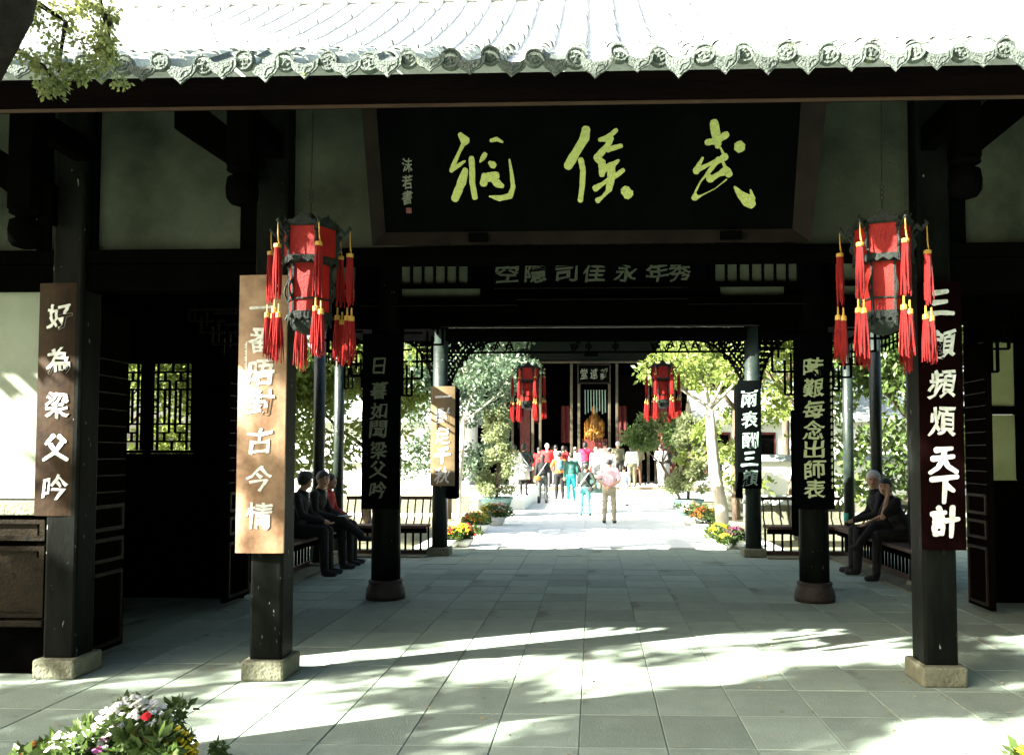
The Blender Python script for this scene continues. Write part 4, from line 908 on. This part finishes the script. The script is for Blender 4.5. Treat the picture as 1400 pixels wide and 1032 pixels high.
# flower pots
def flowers(label, x, y, z0, w, hgt, cols, seed, potm='wpot', n=260, group='flower pots beside the path', fs=.05, pots=True, wl=.8, leaf='leaf'):
    t = thing('flower_pot', label, 'flower pot', (x, y, 0), 0, group); rg = random.Random(seed)
    MB().lathe([(w*.32,0),(w*.45,z0*.6),(w*.5,z0),(w*.45,z0),(w*.43,z0*.85),(.01,z0*.84)], 18).build('pot', M[potm], t, smooth=True)
    cl = [(rg.gauss(0, w*.28), rg.gauss(0, w*.25), z0+hgt*rg.uniform(.1, .65), w*.16) for k in range(26)]
    link('foliage', leafmesh('foliage', int(n*6), cl, fs*1.3, M[leaf], seed, -.3, .5), t)
    for ci, (c, fr) in enumerate(cols):
        mb = MB(); rq = random.Random(seed+ci*7); cx = rq.uniform(-.25, .25)*w*(1 if len(cols) > 1 else 0)
        for k in range(int(n*fr)):
            a = rq.random()*6.3; rr = w*.5*rq.random()**.6; px_, py_ = rr*math.cos(a)+cx, rr*math.sin(a); pz = z0+hgt*(.9-.5*(rr/(w*.5))**2)+rq.uniform(-.04, .03); s = fs*rq.uniform(.35, .6)
            tl = Vector((rq.uniform(-.6,.6), rq.uniform(-.9,.3), 1)).normalized(); u = tl.orthogonal().normalized(); v = tl.cross(u); m_ = 7
            o_ = Vector((px_, py_, pz)); mb.add([o_+tl*s*.3]+[o_+(u*math.cos(6.283*j/m_)+v*math.sin(6.283*j/m_))*s*(1 if j % 2 else .8) for j in range(m_)], [(0, 1+j, 1+(j+1)%m_) for j in range(m_)])
        mb.build('blossoms', solid(c, .6, 'petal'), t)
    return t
Y_, RED_, WH_, OR_, PK_, PU_ = (.75,.55,.02), (.55,.01,.015), (.75,.75,.68), (.7,.2,.05), (.6,.12,.35), (.12,.03,.06)
flowers('yellow and red chrysanthemums beside the left rear column', PX(634, 15.75), 15.75, .14, .42, .28, [(Y_, 1), (RED_, .25)], 71)
flowers('red chrysanthemums tucked against the left rear column foot', PX(619, 15.6), 15.6, .13, .26, .24, [(RED_, .5), (Y_, .3)], 73)
flowers('yellow and orange flowers in a white pot along the left of the path', PX(654, 18.4), 18.4, .18, .5, .3, [(Y_, .7), (OR_, .5)], 75)
flowers('orange and pale flowers further along the left of the path', PX(677, 20.4), 20.4, .2, .55, .38, [(WH_, .6), (OR_, .4), (Y_, .6)], 77)
flowers('bright yellow chrysanthemums beside the right rear column', PX(982, 15.9), 15.9, .15, .4, .28, [(Y_, 1.4)], 81)
flowers('dark purple flowers behind the yellow ones by the right rear column', PX(1004, 15.7), 15.7, .13, .4, .27, [(PU_, .7)], 83, leaf='leafd')
flowers('small yellow chrysanthemums in front of the dark flowers at right', PX(990, 15.55), 15.55, .1, .28, .16, [(Y_, .9)], 84)
flowers('orange flowers in a pot along the right of the path', PX(966, 18.6), 18.6, .2, .55, .38, [(OR_, .6), (Y_, .5)], 85)
flowers('pale pink flowers near the right glazed pot', PX(945, 20.6), 20.6, .2, .5, .4, [(WH_, .8), (OR_, .2)], 87)
fg = 'foreground flower pots'
flowers('white foreground flowers with broad green leaves at the bottom left', PX(190, 4.35), 4.35, .16, .40, .30, [(WH_, 1.0)], 91, group=fg, fs=.04, n=220)
flowers('red roses among leaves in the bottom left foreground', PX(213, 4.2), 4.2, .14, .2, .27, [(RED_, .05)], 92, group=fg, fs=.06, n=60)
flowers('yellow chrysanthemums at the right end of the foreground flowers', PX(240, 4.22), 4.22, .12, .26, .21, [(Y_, 1.2)], 93, group=fg, fs=.035, n=170)
flowers('pink and white flowers low in the bottom left foreground', PX(140, 4.25), 4.25, .12, .4, .19, [(PK_, .2), (WH_, .5)], 95, group=fg, fs=.05, n=150)
flowers('orange and white flowers furthest left in the foreground', PX(85, 4.35), 4.35, .08, .24, .13, [(OR_, .12), (WH_, .25)], 97, group=fg, fs=.045, n=130)
flowers('yellow flowers cut off at the bottom right corner of the view', PX(1402, 4.35), 4.35, .12, .16, .13, [(Y_, .8)], 99, group=fg, fs=.05, n=60)
# paper scrap
c = P(806, 927, 6.4); sc = MB().lathe([(.02,0),(.032,.004),(.028,.012),(.004,.014)], 9); o = sc.build('paper_scrap', M['white'], loc=(P(806,927,6.41).x, 6.41, 0)); tag(o, 'small white paper scrap lying on the paving slabs', 'litter')
# overhanging limb at the top left
ovt = thing('overhanging_tree', 'tree left of the entrance whose sprays hang over the eave', 'tree', (-4.6, 3.6, 0)); mb = MB(); rg = random.Random(9); ends = []
def LP(px, py, Y): q = P(px, py, Y); return Vector((q.x+4.6, q.y-3.6, q.z))
mb.tube([(0,0,-.1), (.1,.1,2), LP(-60, 120, 3.9), LP(8, 10, 3.9), LP(50, -120, 3.9)], [.2,.17,.15,.12,.08], 12)
hang = []
for (a, c_, r) in (((-20,60),(60,90),.02), ((20,0),(90,30),.02), ((60,-40),(150,30),.02), ((120,-60),(150,60),.014), ((90,30),(80,100),.012), ((150,30),(145,95),.012), ((60,90),(75,128),.008), ((145,20),(130,85),.01), ((100,-60),(105,5),.012)):
    p0, p1 = LP(*a, 4.15), LP(*c_, 4.25); mid = (p0+p1)/2+Vector((0,0,.03)); mb.tube([p0, mid, p1], [r, r*.8, r*.4], 6)
    for q in range(4): hang.append((*(p0+(p1-p0)*(.3+.23*q)+Vector((rg.uniform(-.04,.04), rg.uniform(-.06,.06), rg.uniform(-.05,.02)))), .055))
mb.build('trunk', mat('dark_bark', (.015,.013,.010), .8, (.006,.005,.004), 12, .8, 30, .1), ovt, smooth=True)  # near-black bark, darker than the other trunks
for (px, py, r) in ((60,125,.03),(83,132,.02),(100,95,.06),(125,95,.07),(150,80,.06),(140,60,.06),(150,20,.07),(110,55,.07),(45,30,.06),(80,10,.06),(105,100,.07),(75,85,.05)): hang.append((*LP(px, py, 4.2), r))
link('crown', leafmesh('crown', 3000, hang, .027, mat('yellow_green_spray', (.26,.29,.09), .6, (.08,.11,.04), 3, trans=.3), 5, .5, .6), ovt)
# shade trees that dapple the forecourt (they stand left, on the sun's side)
def shade(label, base, h, cl, n, size, seed):
    t = thing('shade_tree', label, 'tree', base, 0); mb = MB(); rg = random.Random(seed)
    mb.tube([(0,0,-.1),(.1,0,h*.3),(0,.1,h*.6)], [.24,.2,.14], 10)
    for x, y, z, r in cl: mb.tube([(0,.05,h*.5), (x*.5, y*.5, h*.5+(z-h*.5)*.6), (x, y, z)], [.09,.06,.02], 6)
    mb.build('trunk', M['bark'], t, smooth=True); sub = []
    for x, y, z, r in cl:
        for k in range(7): sub.append((x+rg.gauss(0, r*.55), y+rg.gauss(0, r*.55), z+rg.gauss(0, r*.35), r*rg.uniform(.18, .42)))
    link('crown', leafmesh('crown', n, sub, size, M['leaf'], seed), t)
def shade_tree(label, base, targets, tdist, size, seed, per=520):
    """crown clumps stand on the sun's side of the places they shade: targets = (x, y, z, rx, ry, n)"""
    rg = random.Random(seed); B = Vector(base); t = thing('shade_tree', label, 'tree', base, 0); cl = []
    for x, y, z, rx, ry, n in targets:
        for k in range(n):
            a = rg.random()*6.3; q = rg.random()**.5; p = Vector((x+rx*q*math.cos(a), y+ry*q*math.sin(a), z))+SUNV*(tdist+rg.uniform(-1.4, 1.4))-B
            cl.append((p.x, p.y, p.z, rg.uniform(.16, .34)))
    c = Vector((sum(q[0] for q in cl), sum(q[1] for q in cl), sum(q[2] for q in cl)))/len(cl); mb = MB(); fork = Vector((c.x*.4, c.y*.4, c.z*.6))
    mb.tube([(0,0,-.1), fork*.5+Vector((.1,-.1,0)), fork], [.26,.21,.16], 10)
    for q in rg.sample(cl, min(26, len(cl))): p = Vector(q[:3]); mb.tube([fork, fork.lerp(p, .5)+Vector((0,0,.3)), p], [.08,.045,.012], 6)
    mb.build('trunk', M['bark'], t, smooth=True); link('crown', leafmesh('crown', int(len(cl)*per*.12), cl, size, M['leaf'], seed), t)
def FT(px, py, rx, ry, n):
    Y = P(px, py, 1).z; d = CR @ Vector(((px-CXP)/F, (CYP-py)/F, -1)); k = -H/d.z; x, y = d.x*k, d.y*k; return (x, y, 0, rx*y/F, ry*y*y/(F*H), n)
T1 = [FT(1310,958,110,13,13), FT(1060,1012,80,8,5), FT(850,888,260,14,5), FT(1010, 968, 190, 24, 44), FT(1190, 935, 80, 16, 12), FT(830, 1012, 110, 8, 10), FT(1340, 900, 80, 26, 16), (2.62, 6.3, .6, .3, .25, 5), (2.62, 6.3, 1.3, .3, .25, 6), (2.62, 6.3, 2.0, .3, .25, 6), FT(1120, 925, 120, 7, 10)]
T2 = [FT(520,938,170,9,4), FT(650,958,140,9,4), FT(690,1022,240,7,9), FT(60, 958, 190, 14, 16), FT(60, 1000, 120, 18, 10), FT(180, 899, 160, 7, 12), (-4.1, 6.3, 1.6, .5, .2, 1), (-4.1, 6.3, .5, .5, .2, 4), (-5.0, 6.3, .6, .6, .2, 4), (-2.45, 6.3, .35, .2, .2, 3), (-2.5, 6.3, 2.6, .25, .1, 2)]
shade_tree('tall shade tree left of the forecourt', (-8.6, .2, 0), T1, 12.5, .16, 101)
shade_tree('lower shade tree close to the left end of the hall', (-13.6, 1.0, 0), T2, 11.0, .16, 103)
for k, (x, y, hh) in enumerate(((5.5, -3.5, 9), (10, 1.5, 8), (1.0, -8.5, 10), (-7.5, -10.5, 8))):  # unseen trees added to cut the sky light on the hall front
    tree('sky_block_tree', ('added broad tree behind and right of the viewpoint, blocking sky light', 'added tree out of view right of the forecourt, blocking sky light', 'added tall tree straight behind the viewpoint, blocking sky light', 'added tree behind and left of the viewpoint, blocking sky light')[k], (x, y, 0), hh, 2.8, .4, 16000, 'leafd', 200+k, .16, clump=1.4, low=34)

# ================================================================== PEOPLE
def cap(mb, a, b, r0, r1, n=10):
    a, b = Vector(a), Vector(b); mb.sphere(a, r0, n=n, k=6); mb.sphere(b, r1, n=n, k=6)
    if (b-a).length > 1e-3: mb.tube([a, b], [r0, r1], n)
def chain(mb, pts, rs):
    for i in range(len(pts)-1): cap(mb, pts[i], pts[i+1], rs[i], rs[i+1])
def soft(o, vox, it=3, fac=.5):
    m = o.modifiers.new('weld_surface', 'REMESH'); m.mode = 'VOXEL'; m.voxel_size = vox; m.use_smooth_shade = True
    s = o.modifiers.new('smooth', 'SMOOTH'); s.factor = fac; s.iterations = it; return o
def stand_pose(h, arms='down', stride=.05, lean=0, feet=.1, headturn=0):
    s = h/1.7; V = lambda x, y, z: Vector((x*s, y*s, z*s))
    p = dict(s=s, pel=V(0,0,.93), wst=V(0,lean*.3,1.08), chs=V(0,lean,1.30), nk=V(0,lean+.01,1.45), hd=V(headturn*.02,lean*1.4+.03,1.585), look=headturn)
    for sd, sg in (('L', -1), ('R', 1)):
        p['hip'+sd] = V(sg*.09, 0, .90); p['kn'+sd] = V(sg*(feet*.9), stride*sg*.5+.02, .50); p['an'+sd] = V(sg*feet, stride*sg-.01, .09); p['toe'+sd] = V(sg*(feet+.02), stride*sg+.13, .035)
        p['sh'+sd] = V(sg*.185, lean, 1.385)
        a = arms if isinstance(arms, str) else arms[0 if sg < 0 else 1]
        if a == 'down': e, w_ = V(sg*.235, lean-.03, 1.11), V(sg*.25, lean+.04, .86)
        elif a == 'front': e, w_ = V(sg*.25, lean+.0, 1.12), V(sg*.12, lean+.22, 1.10)
        elif a == 'back': e, w_ = V(sg*.29, lean-.10, 1.13), V(sg*.04, lean-.17, .97)
        elif a == 'up': e, w_ = V(sg*.27, lean+.12, 1.22), V(sg*.10, lean+.26, 1.45)
        elif a == 'hip': e, w_ = V(sg*.34, lean-.06, 1.14), V(sg*.20, lean+.02, .98)
        p['el'+sd] = e; p['wr'+sd] = w_
    return p
def person(label, loc, rz, pose, top, bottom, haircol='hair', hairstyle='short', vox=.02, sleeves='long', skirt=None, shoes=(.03,.03,.03), hat=None, extras=None, group=None, width=1.0, topcut=.0, face=False):
    p = pose; s = p['s']; t = thing('person', label, 'person', loc, rz, group)
    b_ = MB(); W_ = width
    fwd = Vector((math.sin(p.get('look', 0)), math.cos(p.get('look', 0)), 0)); side = Vector((fwd.y, -fwd.x, 0)); hd = p['hd']
    up = Vector((0,0,1)) if 'up' not in p else p['up']
    b_.sphere(hd, (.076*s, .092*s, .112*s), n=16, k=12); b_.sphere(hd+fwd*.025*s-up*.055*s, (.055*s, .06*s, .06*s), n=12)
    b_.sphere(hd+fwd*.095*s-up*.012*s, (.013*s, .018*s, .026*s), n=8)
    for q in (-1, 1): b_.sphere(hd+side*q*.078*s-up*.01*s, (.012*s, .02*s, .03*s), n=8)
    cap(b_, p['nk']-up*.03*s, hd-up*.05*s, .055*s, .05*s); chain(b_, [p['nk'], p['chs'], p['wst'], p['pel']], [.06*s, .12*s*W_, .11*s*W_, .12*s*W_])
    for d in 'LR':
        chain(b_, [p['chs']+(p['sh'+d]-p['chs'])*.5, p['sh'+d], p['el'+d], p['wr'+d]], [.07*s, .05*s, .038*s, .027*s])
        chain(b_, [p['hip'+d], p['kn'+d], p['an'+d]], [.085*s, .055*s, .038*s]); cap(b_, p['an'+d]-Vector((0,0,.03*s)), p['toe'+d], .036*s, .028*s)
        w_, e_ = p['wr'+d], p['el'+d]; hv = (p['hand'+d]-w_).normalized() if 'hand'+d in p else (w_-e_).normalized()
        pn = hv.cross(Vector((0,0,1))); pn = pn.normalized() if pn.length > .1 else Vector((1,0,0)); pl = hv.cross(pn).normalized()
        cap(b_, w_, w_+hv*.075*s, .026*s, .030*s, 8)
        fs = 1 if vox < .015 else 1.5
        for k, (l, o_) in enumerate(((.065,-.028),(.078,-.010),(.072,.010),(.055,.027))):
            c0 = w_+hv*.085*s+pn*o_*s; c1 = c0+hv*l*.55*s-pl*.004*s; c2 = c1+hv*l*.4*s-pl*.02*s; chain(b_, [c0, c1, c2], [.0095*s*fs, .009*s*fs, .0075*s*fs])
        c0 = w_+hv*.03*s-pn*.028*s; chain(b_, [c0, c0+hv*.03*s-pn*.022*s, c0+hv*.065*s-pn*.028*s], [.012*s*fs, .010*s*fs, .008*s*fs])
    body = soft(b_.build('body', M['skin'], t), vox*.6 if vox > .015 else vox*.75, 2)
    # top
    c_ = MB(); g = .016*s
    c_.sphere(p['chs']-Vector((0,0,.02*s)), (.185*s*W_, .125*s*W_, .16*s), n=16, k=10)
    c_.sphere((p['chs']+p['wst'])/2-Vector((0,0,.03*s)), (.165*s*W_, .12*s*W_, .15*s), n=16, k=10); c_.sphere(p['wst'], (.16*s*W_, .12*s*W_, .15*s), n=16, k=10)
    c_.sphere((p['wst']+p['pel'])/2, (.175*s*W_, .13*s*W_, .11*s), n=16, k=10); cap(c_, p['nk']-Vector((0,0,.05*s)), p['nk']-Vector((0,0,.015*s)), .085*s, .066*s)
    for d in 'LR':
        q = [p['chs']+(p['sh'+d]-p['chs'])*.55, p['sh'+d], p['el'+d], p['wr'+d]]; r_ = [.085*s, .068*s, .054*s, .044*s]
        if sleeves == 'short': q[3] = None; q = q[:2]+[p['sh'+d]+(p['el'+d]-p['sh'+d])*.75]; r_ = [.085*s, .068*s, .064*s]
        chain(c_, q, r_)
    soft(c_.build('top', solid(top), t), vox, 3)
    # bottom
    c_ = MB()
    if skirt:
        c_.lathe([(.13*s, 1.02*s), (.175*s, .9*s), (.20*s, .7*s), (.215*s, .52*s), (.20*s, .52*s), (.15*s, .9*s)], 18); c_.build('skirt', solid(bottom), t, smooth=True)
    else:
        c_.sphere(p['pel']-Vector((0,0,.02*s)), (.165*s*W_, .13*s*W_, .12*s), n=14, k=8)
        for d in 'LR': chain(c_, [p['hip'+d], p['kn'+d], p['an'+d]+Vector((0,0,.01))], [.10*s, .075*s, .062*s])
        soft(c_.build('trousers', solid(bottom), t), vox, 2)
    if skirt:
        c_ = MB()
        for d in 'LR': chain(c_, [p['hip'+d]-Vector((0,0,.2*s)), p['kn'+d], p['an'+d]], [.085*s, .06*s, .045*s])
        soft(c_.build('tights', solid((.015,.015,.015)), t), vox, 2)
    for d in 'LR':
        c_ = MB(); cap(c_, p['an'+d]-Vector((0,0,.04*s)), p['toe'+d], .048*s, .038*s); c_.build('shoe', solid(shoes), t, smooth=True)
    # hair
    c_ = MB(); hc = hd-fwd*.018*s+up*.022*s
    if hairstyle != 'bald':
        c_.sphere(hc+up*.012*s-fwd*.006*s, (.094*s, .104*s, .108*s), n=16, k=10)
        if hairstyle == 'long': c_.sphere(hc-fwd*.03*s-up*.09*s, (.085*s, .06*s, .13*s), n=14)
        if hairstyle == 'bob': c_.sphere(hc-fwd*.02*s-up*.05*s, (.094*s, .08*s, .10*s), n=14)
        if hairstyle == 'bun': c_.sphere(hc-fwd*.10*s+up*.03*s, .045*s)
        ho = soft(c_.build('hair', M[haircol], t), vox*.8, 2)
    else:
        c_.sphere(hd-fwd*.03*s-up*.01*s, (.085*s, .075*s, .07*s), n=14); soft(c_.build('hair', M[haircol], t), vox*.8, 2)
    if face:
        for q in (-1, 1):
            e = MB().sphere(hd+fwd*.083*s+side*q*.031*s+up*.012*s, (.013*s, .010*s, .008*s), n=8, k=6); e.build('eye', M['hair'], t)
            e = MB().tube([hd+fwd*.088*s+side*q*.016*s+up*.034*s, hd+fwd*.080*s+side*q*.048*s+up*.036*s], .005*s, 5); e.build('eyebrow', M[haircol], t)
        e = MB().tube([hd+fwd*.083*s-side*.024*s-up*.055*s, hd+fwd*.092*s-up*.057*s, hd+fwd*.083*s+side*.024*s-up*.055*s], .006*s, 6); e.build('mouth', solid((.22,.07,.06)), t)
    if hat:
        c_ = MB(); c_.lathe([(.125*s if hat[1] == 'brim' else .098*s, -.01*s), (.10*s, .0), (.102*s, .05*s), (.08*s, .085*s), (.02*s, .095*s)], 18, hd+up*.045*s)
        if hat[1] == 'peak': c_.prism([(-.07*s,.05*s),(.07*s,.05*s),(.05*s,.16*s),(-.05*s,.16*s)], lambda u, v, w: hd+side*u+fwd*v+up*(.04*s+w), .008)
        c_.build('hat', solid(hat[0]), t, smooth=True)
    if extras: extras(t, p)
    return t
def backpack(c):
    def f(t, p):
        s = p['s']; m = MB(); m.sphere(p['chs']+Vector((0,-.17*s,-.06*s)), (.13*s,.09*s,.19*s), n=14, k=10); m.sphere(p['chs']+Vector((0,-.25*s,-.12*s)), (.09*s,.04*s,.09*s), n=12)
        t2 = m.build('backpack', solid(c), t, smooth=True)
        for q in (-1, 1): MB().tube([p['chs']+Vector((q*.08*s,-.12*s,.08*s)), p['sh'+('L' if q < 0 else 'R')]*.75+p['chs']*.25+Vector((0,0,.07*s)), p['chs']+Vector((q*.1*s,.13*s,0))], .018*s, 6).build('strap', solid(c), t2)
    return f
def strapbag(cs, cb, sgn=1):
    def f(t, p):
        s = p['s']; a = p['chs']+Vector((-sgn*.13*s,-.06*s,.12*s)); b = p['pel']+Vector((sgn*.2*s,-.10*s,.02*s)); mid = (a+b)/2+Vector((0,-.12*s,0))
        MB().tube([a, mid, b], .014*s, 6).build('bag_strap', solid(cs), t); MB().sphere(b+Vector((0,-.02,-.07*s)), (.12*s,.07*s,.09*s), n=12).build('bag', solid(cb), t, smooth=True)
    return f
def both(*fs):
    def f(t, p):
        for g in fs: g(t, p)
    return f
crowd = [ # px, foot y, head y, Y(depth), label, kwargs
 (716, 677, 607, 'woman in black jacket and pale patterned skirt standing on the left ledge', dict(top=(.02,.035,.03), bottom=(.55,.5,.42), skirt=True, hairstyle='bob', arms=('down','hip'), extras=strapbag((.6,.6,.6), (.3,.3,.3))), .385),
 (703, 678, 609, 'person in white at the far left edge of the crowd', dict(top=(.7,.7,.62), bottom=(.6,.6,.55), hairstyle='short'), .385),
 (742, 688, 622, 'woman in black top and dark grey jeans seen from behind', dict(top=(.012,.014,.014), bottom=(.05,.06,.06), hairstyle='long', extras=strapbag((.3,.3,.3), (.7,.2,.03), -1), feet=.13, stride=.04), 0),
 (765, 683, 617, 'person in orange shirt and black trousers with a teal backpack', dict(top=(.75,.22,.04), bottom=(.012,.013,.013), hat=((.65,.65,.65), 'cap'), extras=backpack((.06,.16,.18)), sleeves='short', width=1.05), 0),
 (781, 685, 620, 'person in dark green jacket and bright turquoise trousers', dict(top=(.02,.09,.075), bottom=(.02,.30,.34), hairstyle='short', width=1.1, shoes=(.5,.5,.5), stride=.12), 0),
 (800, 705, 635, 'stooping woman in dark jacket and teal jeans with two shoulder bags', dict(top=(.02,.03,.025), bottom=(.06,.26,.28), hairstyle='short', hat=((.08,.10,.07), 'brim'), arms=('front','hip'), lean=.06, extras=both(strapbag((.6,.6,.6), (.35,.6,.58), -1), strapbag((.05,.05,.05), (.03,.03,.03), 1)), feet=.13), 0),
 (833, 715, 627, 'man in a pink and white shirt with hands behind his back', dict(top=(.85,.55,.60), bottom=(.45,.40,.28), arms='back', sleeves='short', hat=((.7,.7,.62), 'brim'), width=1.1, feet=.13, shoes=(.06,.05,.04)), 0),
 (853, 692, 637, 'child in white and pale blue standing beside the man in pink', dict(top=(.6,.68,.8), bottom=(.7,.7,.7), hairstyle='short'), 0),
 (737, 665, 612, 'person in red top at the left end of the back row', dict(top=(.6,.02,.02), bottom=(.03,.03,.03)), .45),
 (748, 666, 607, 'grey-haired person in a loose bright red jacket', dict(top=(.7,.03,.03), bottom=(.05,.05,.05), haircol='ghair', width=1.25, arms='front'), .45),
 (760, 663, 609, 'person in white with dark hair between the red jackets', dict(top=(.72,.72,.7), bottom=(.1,.1,.1)), .45),
 (770, 665, 610, 'person in dark red shirt behind the orange shirt', dict(top=(.25,.02,.02), bottom=(.04,.04,.04), hairstyle='bob'), .45),
 (786, 667, 611, 'balding man in a white shirt', dict(top=(.75,.75,.72), bottom=(.2,.2,.2), hairstyle='bald'), .45),
 (800, 664, 605, 'dark-haired person in a crimson shirt before the statue', dict(top=(.6,.02,.06), bottom=(.04,.04,.05), width=1.15, hairstyle='bob'), .45),
 (815, 667, 611, 'bald man in a wide white shirt', dict(top=(.8,.8,.76), bottom=(.3,.3,.3), hairstyle='bald', haircol='ghair', width=1.25), .45),
 (827, 663, 604, 'person in a cream shirt in the second rank', dict(top=(.75,.72,.62), bottom=(.2,.2,.15), hairstyle='short'), .45),
 (834, 668, 613, 'person in a white hat and white shirt behind the man in pink', dict(top=(.8,.8,.78), bottom=(.6,.6,.55), hat=((.8,.8,.75), 'brim')), .45),
 (845, 664, 604, 'grey-haired man in an olive jacket', dict(top=(.13,.13,.08), bottom=(.05,.05,.04), haircol='ghair'), .45),
 (864, 667, 609, 'woman in white with a large white shoulder bag', dict(top=(.78,.78,.74), bottom=(.22,.2,.12), hairstyle='long', extras=backpack((.75,.75,.72))), .45),
 (872, 664, 608, 'person in khaki jacket beside the notice board', dict(top=(.2,.18,.1), bottom=(.12,.07,.04)), .45),
 (904, 666, 608, 'person in white at the right side of the terrace', dict(top=(.8,.8,.76), bottom=(.7,.7,.66), hairstyle='short', arms='front'), .45),
 (910, 664, 610, 'dark-haired person in black at the right side of the terrace', dict(top=(.02,.02,.02), bottom=(.3,.3,.3), hairstyle='bob'), .45),
 (755, 661, 610, 'short dark-haired person glimpsed in the back row', dict(top=(.05,.05,.05), bottom=(.05,.05,.05)), .45),
 (774, 661, 611, 'person in brown glimpsed in the back row', dict(top=(.12,.06,.03), bottom=(.05,.05,.05), haircol='hair'), .45),
]
for k, (px, fy, hy, lb, kw, z0) in enumerate(crowd):
    Y = (H-z0)*F/(fy-622); hh = (fy-hy)*Y/F
    if z0 == .45: Y = max(Y, 32.9); hh = (Y*(622-hy)/F+H-z0)
    kw = dict(kw); pose = stand_pose(min(max(hh, 1.15), 1.8)*1.0, kw.pop('arms', ('down', 'front', ('down','front'), ('hip','down'), 'down', ('front','down'))[k % 6]), kw.pop('stride', rng.uniform(-.16, .16)), kw.pop('lean', rng.uniform(0, .03)), kw.pop('feet', .10), rng.uniform(-.4, .4))
    person(lb, (PX(px, Y, fy), Y, z0), R(rng.uniform(-14, 14)), pose, group='visitors gathered before the temple', vox=.024, **kw)
# seated figures: local frame faces +Y; hips over the seat
def seat_pose(h, lean=.05, cross=False, head=(0,.05), look=0, armL='lap', armR='lap', seatz=.53, spread=.11):
    s = h/1.7; V = lambda x, y, z: Vector((x*s, y*s, z*s)); z0 = seatz/s+.11
    p = dict(s=s, pel=V(0,0,z0), wst=V(0,.0+lean*.3,z0+.17), chs=V(0,lean,z0+.40), nk=V(0,lean*1.25,z0+.55), hd=V(head[0],lean*1.3+head[1],z0+.69), look=look)
    for sd, sg, am in (('L', -1, armL), ('R', 1, armR)):
        p['hip'+sd] = V(sg*.09, .02, z0-.01); p['kn'+sd] = V(sg*spread, .43, z0-.02); p['an'+sd] = V(sg*spread, .45, .09); p['toe'+sd] = V(sg*(spread+.02), .60, .04)
        p['sh'+sd] = V(sg*.18, lean, z0+.48)
        if am == 'lap': p['el'+sd] = V(sg*.24, lean+.05, z0+.22); p['wr'+sd] = V(sg*.06, lean+.28, z0+.14)
        if am == 'knee': p['el'+sd] = V(sg*.25, lean+.10, z0+.22); p['wr'+sd] = V(sg*.13, lean+.36, z0+.13)
        if am == 'cheek': p['el'+sd] = V(sg*.20, lean+.22, z0+.25); p['wr'+sd] = V(sg*.10, lean+.10, z0+.58); p['hand'+sd] = V(sg*.07, lean+.09, z0+.68)
        if am == 'side': p['el'+sd] = V(sg*.30, lean-.02, z0+.24); p['wr'+sd] = V(sg*.34, lean+.16, z0+.06)
    if cross:
        p['knR'] = V(.02, .42, z0+.12); p['anR'] = V(-.16, .70, z0-.14); p['toeR'] = V(-.18, .84, z0-.20)
    return p
BL, BR = posts[0][0]+.30, posts[1][0]-.30
def dark_suit(t, p):
    s = p['s']; MB().prism([(-.035*s, 0), (.035*s, 0), (0, -.14*s)], lambda u, v, w: p['nk']+Vector((u, .098*s+w, v-.0*s-.01)), .012).build('shirt_front', solid((.6,.62,.6)), t)
def paper(t, p): 
    a = p['wrR']; MB().add  ; mb = MB(); mb.box((a.x-.09, a.y+.06, a.z+.02), (a.x+.07, a.y+.26, a.z+.028)); mb.build('folded_paper', solid((.8,.82,.8)), t)
person('seated man in a peaked cap and dark suit turning to his neighbour', (BL-.15, 11.85, 0), R(-90), seat_pose(1.70, .06, look=-.9, armR='knee'), (.014,.014,.015), (.012,.012,.012), hat=((.10,.10,.085), 'peak'), vox=.016, extras=dark_suit, group=None)
person('seated man in a dark suit with crossed legs looking towards the camera', (BL-.12, 12.38, 0), R(-90), seat_pose(1.70, .10, cross=True, look=1.0, armR='lap', armL='knee'), (.012,.012,.013), (.012,.012,.012), vox=.014, face=True, extras=both(dark_suit, paper))
person('person in a red pullover sitting behind the two suited men', (BL-.10, 13.0, 0), R(-90), seat_pose(1.6, .03, look=.3), (.35,.02,.015), (.02,.02,.02), vox=.018)
def cup(t, p): a = p['wrL']; MB().lathe([(.028,0),(.036,.10),(.036,.115),(.0,.115)], 14, (a.x+.02, a.y+.12, a.z-.02)).build('cup', solid((.12,.6,.6)), t)
person('seated white-haired old man in dark clothes looking at the camera', (BR+.22, 12.28, 0), R(90), seat_pose(1.72, .12, look=-1.15, armL='knee', armR='lap', head=(0, .02)), (.012,.012,.012), (.012,.012,.012), haircol='ghair', vox=.014, face=True, extras=cup)
person('seated dark-haired woman in black resting her cheek on her hand', (BR+.24, 11.66, 0), R(90), seat_pose(1.55, .16, cross=True, look=-.9, armL='cheek', armR='knee', head=(0, .06)), (.012,.012,.012), (.014,.014,.014), hairstyle='bob', vox=.014, face=True, sleeves='short')

lm_ = MB(); rg = random.Random(12)
for k in range(260):
    x, y = rg.uniform(-4.5, 4.5), rg.uniform(4.2, 9.5)**1.0; a = rg.random()*6.3; l = rg.uniform(.02, .05); u = Vector((math.cos(a), math.sin(a), 0)); v = Vector((-u.y, u.x, 0)); c = Vector((x, y, .004))
    lm_.add([c-u*l*.5+Vector((0,0,.004)), c+v*l*.22, c+u*l*.5+Vector((0,0,.012)), c-v*l*.22+Vector((0,0,.006))], [(0,1,2,3)])
tag(lm_.build('fallen_leaves', mat('dry_leaf', (.30,.26,.13), .8, (.16,.12,.05), 3)), 'small dry leaves scattered over the paving slabs', 'leaf litter', kind='stuff')
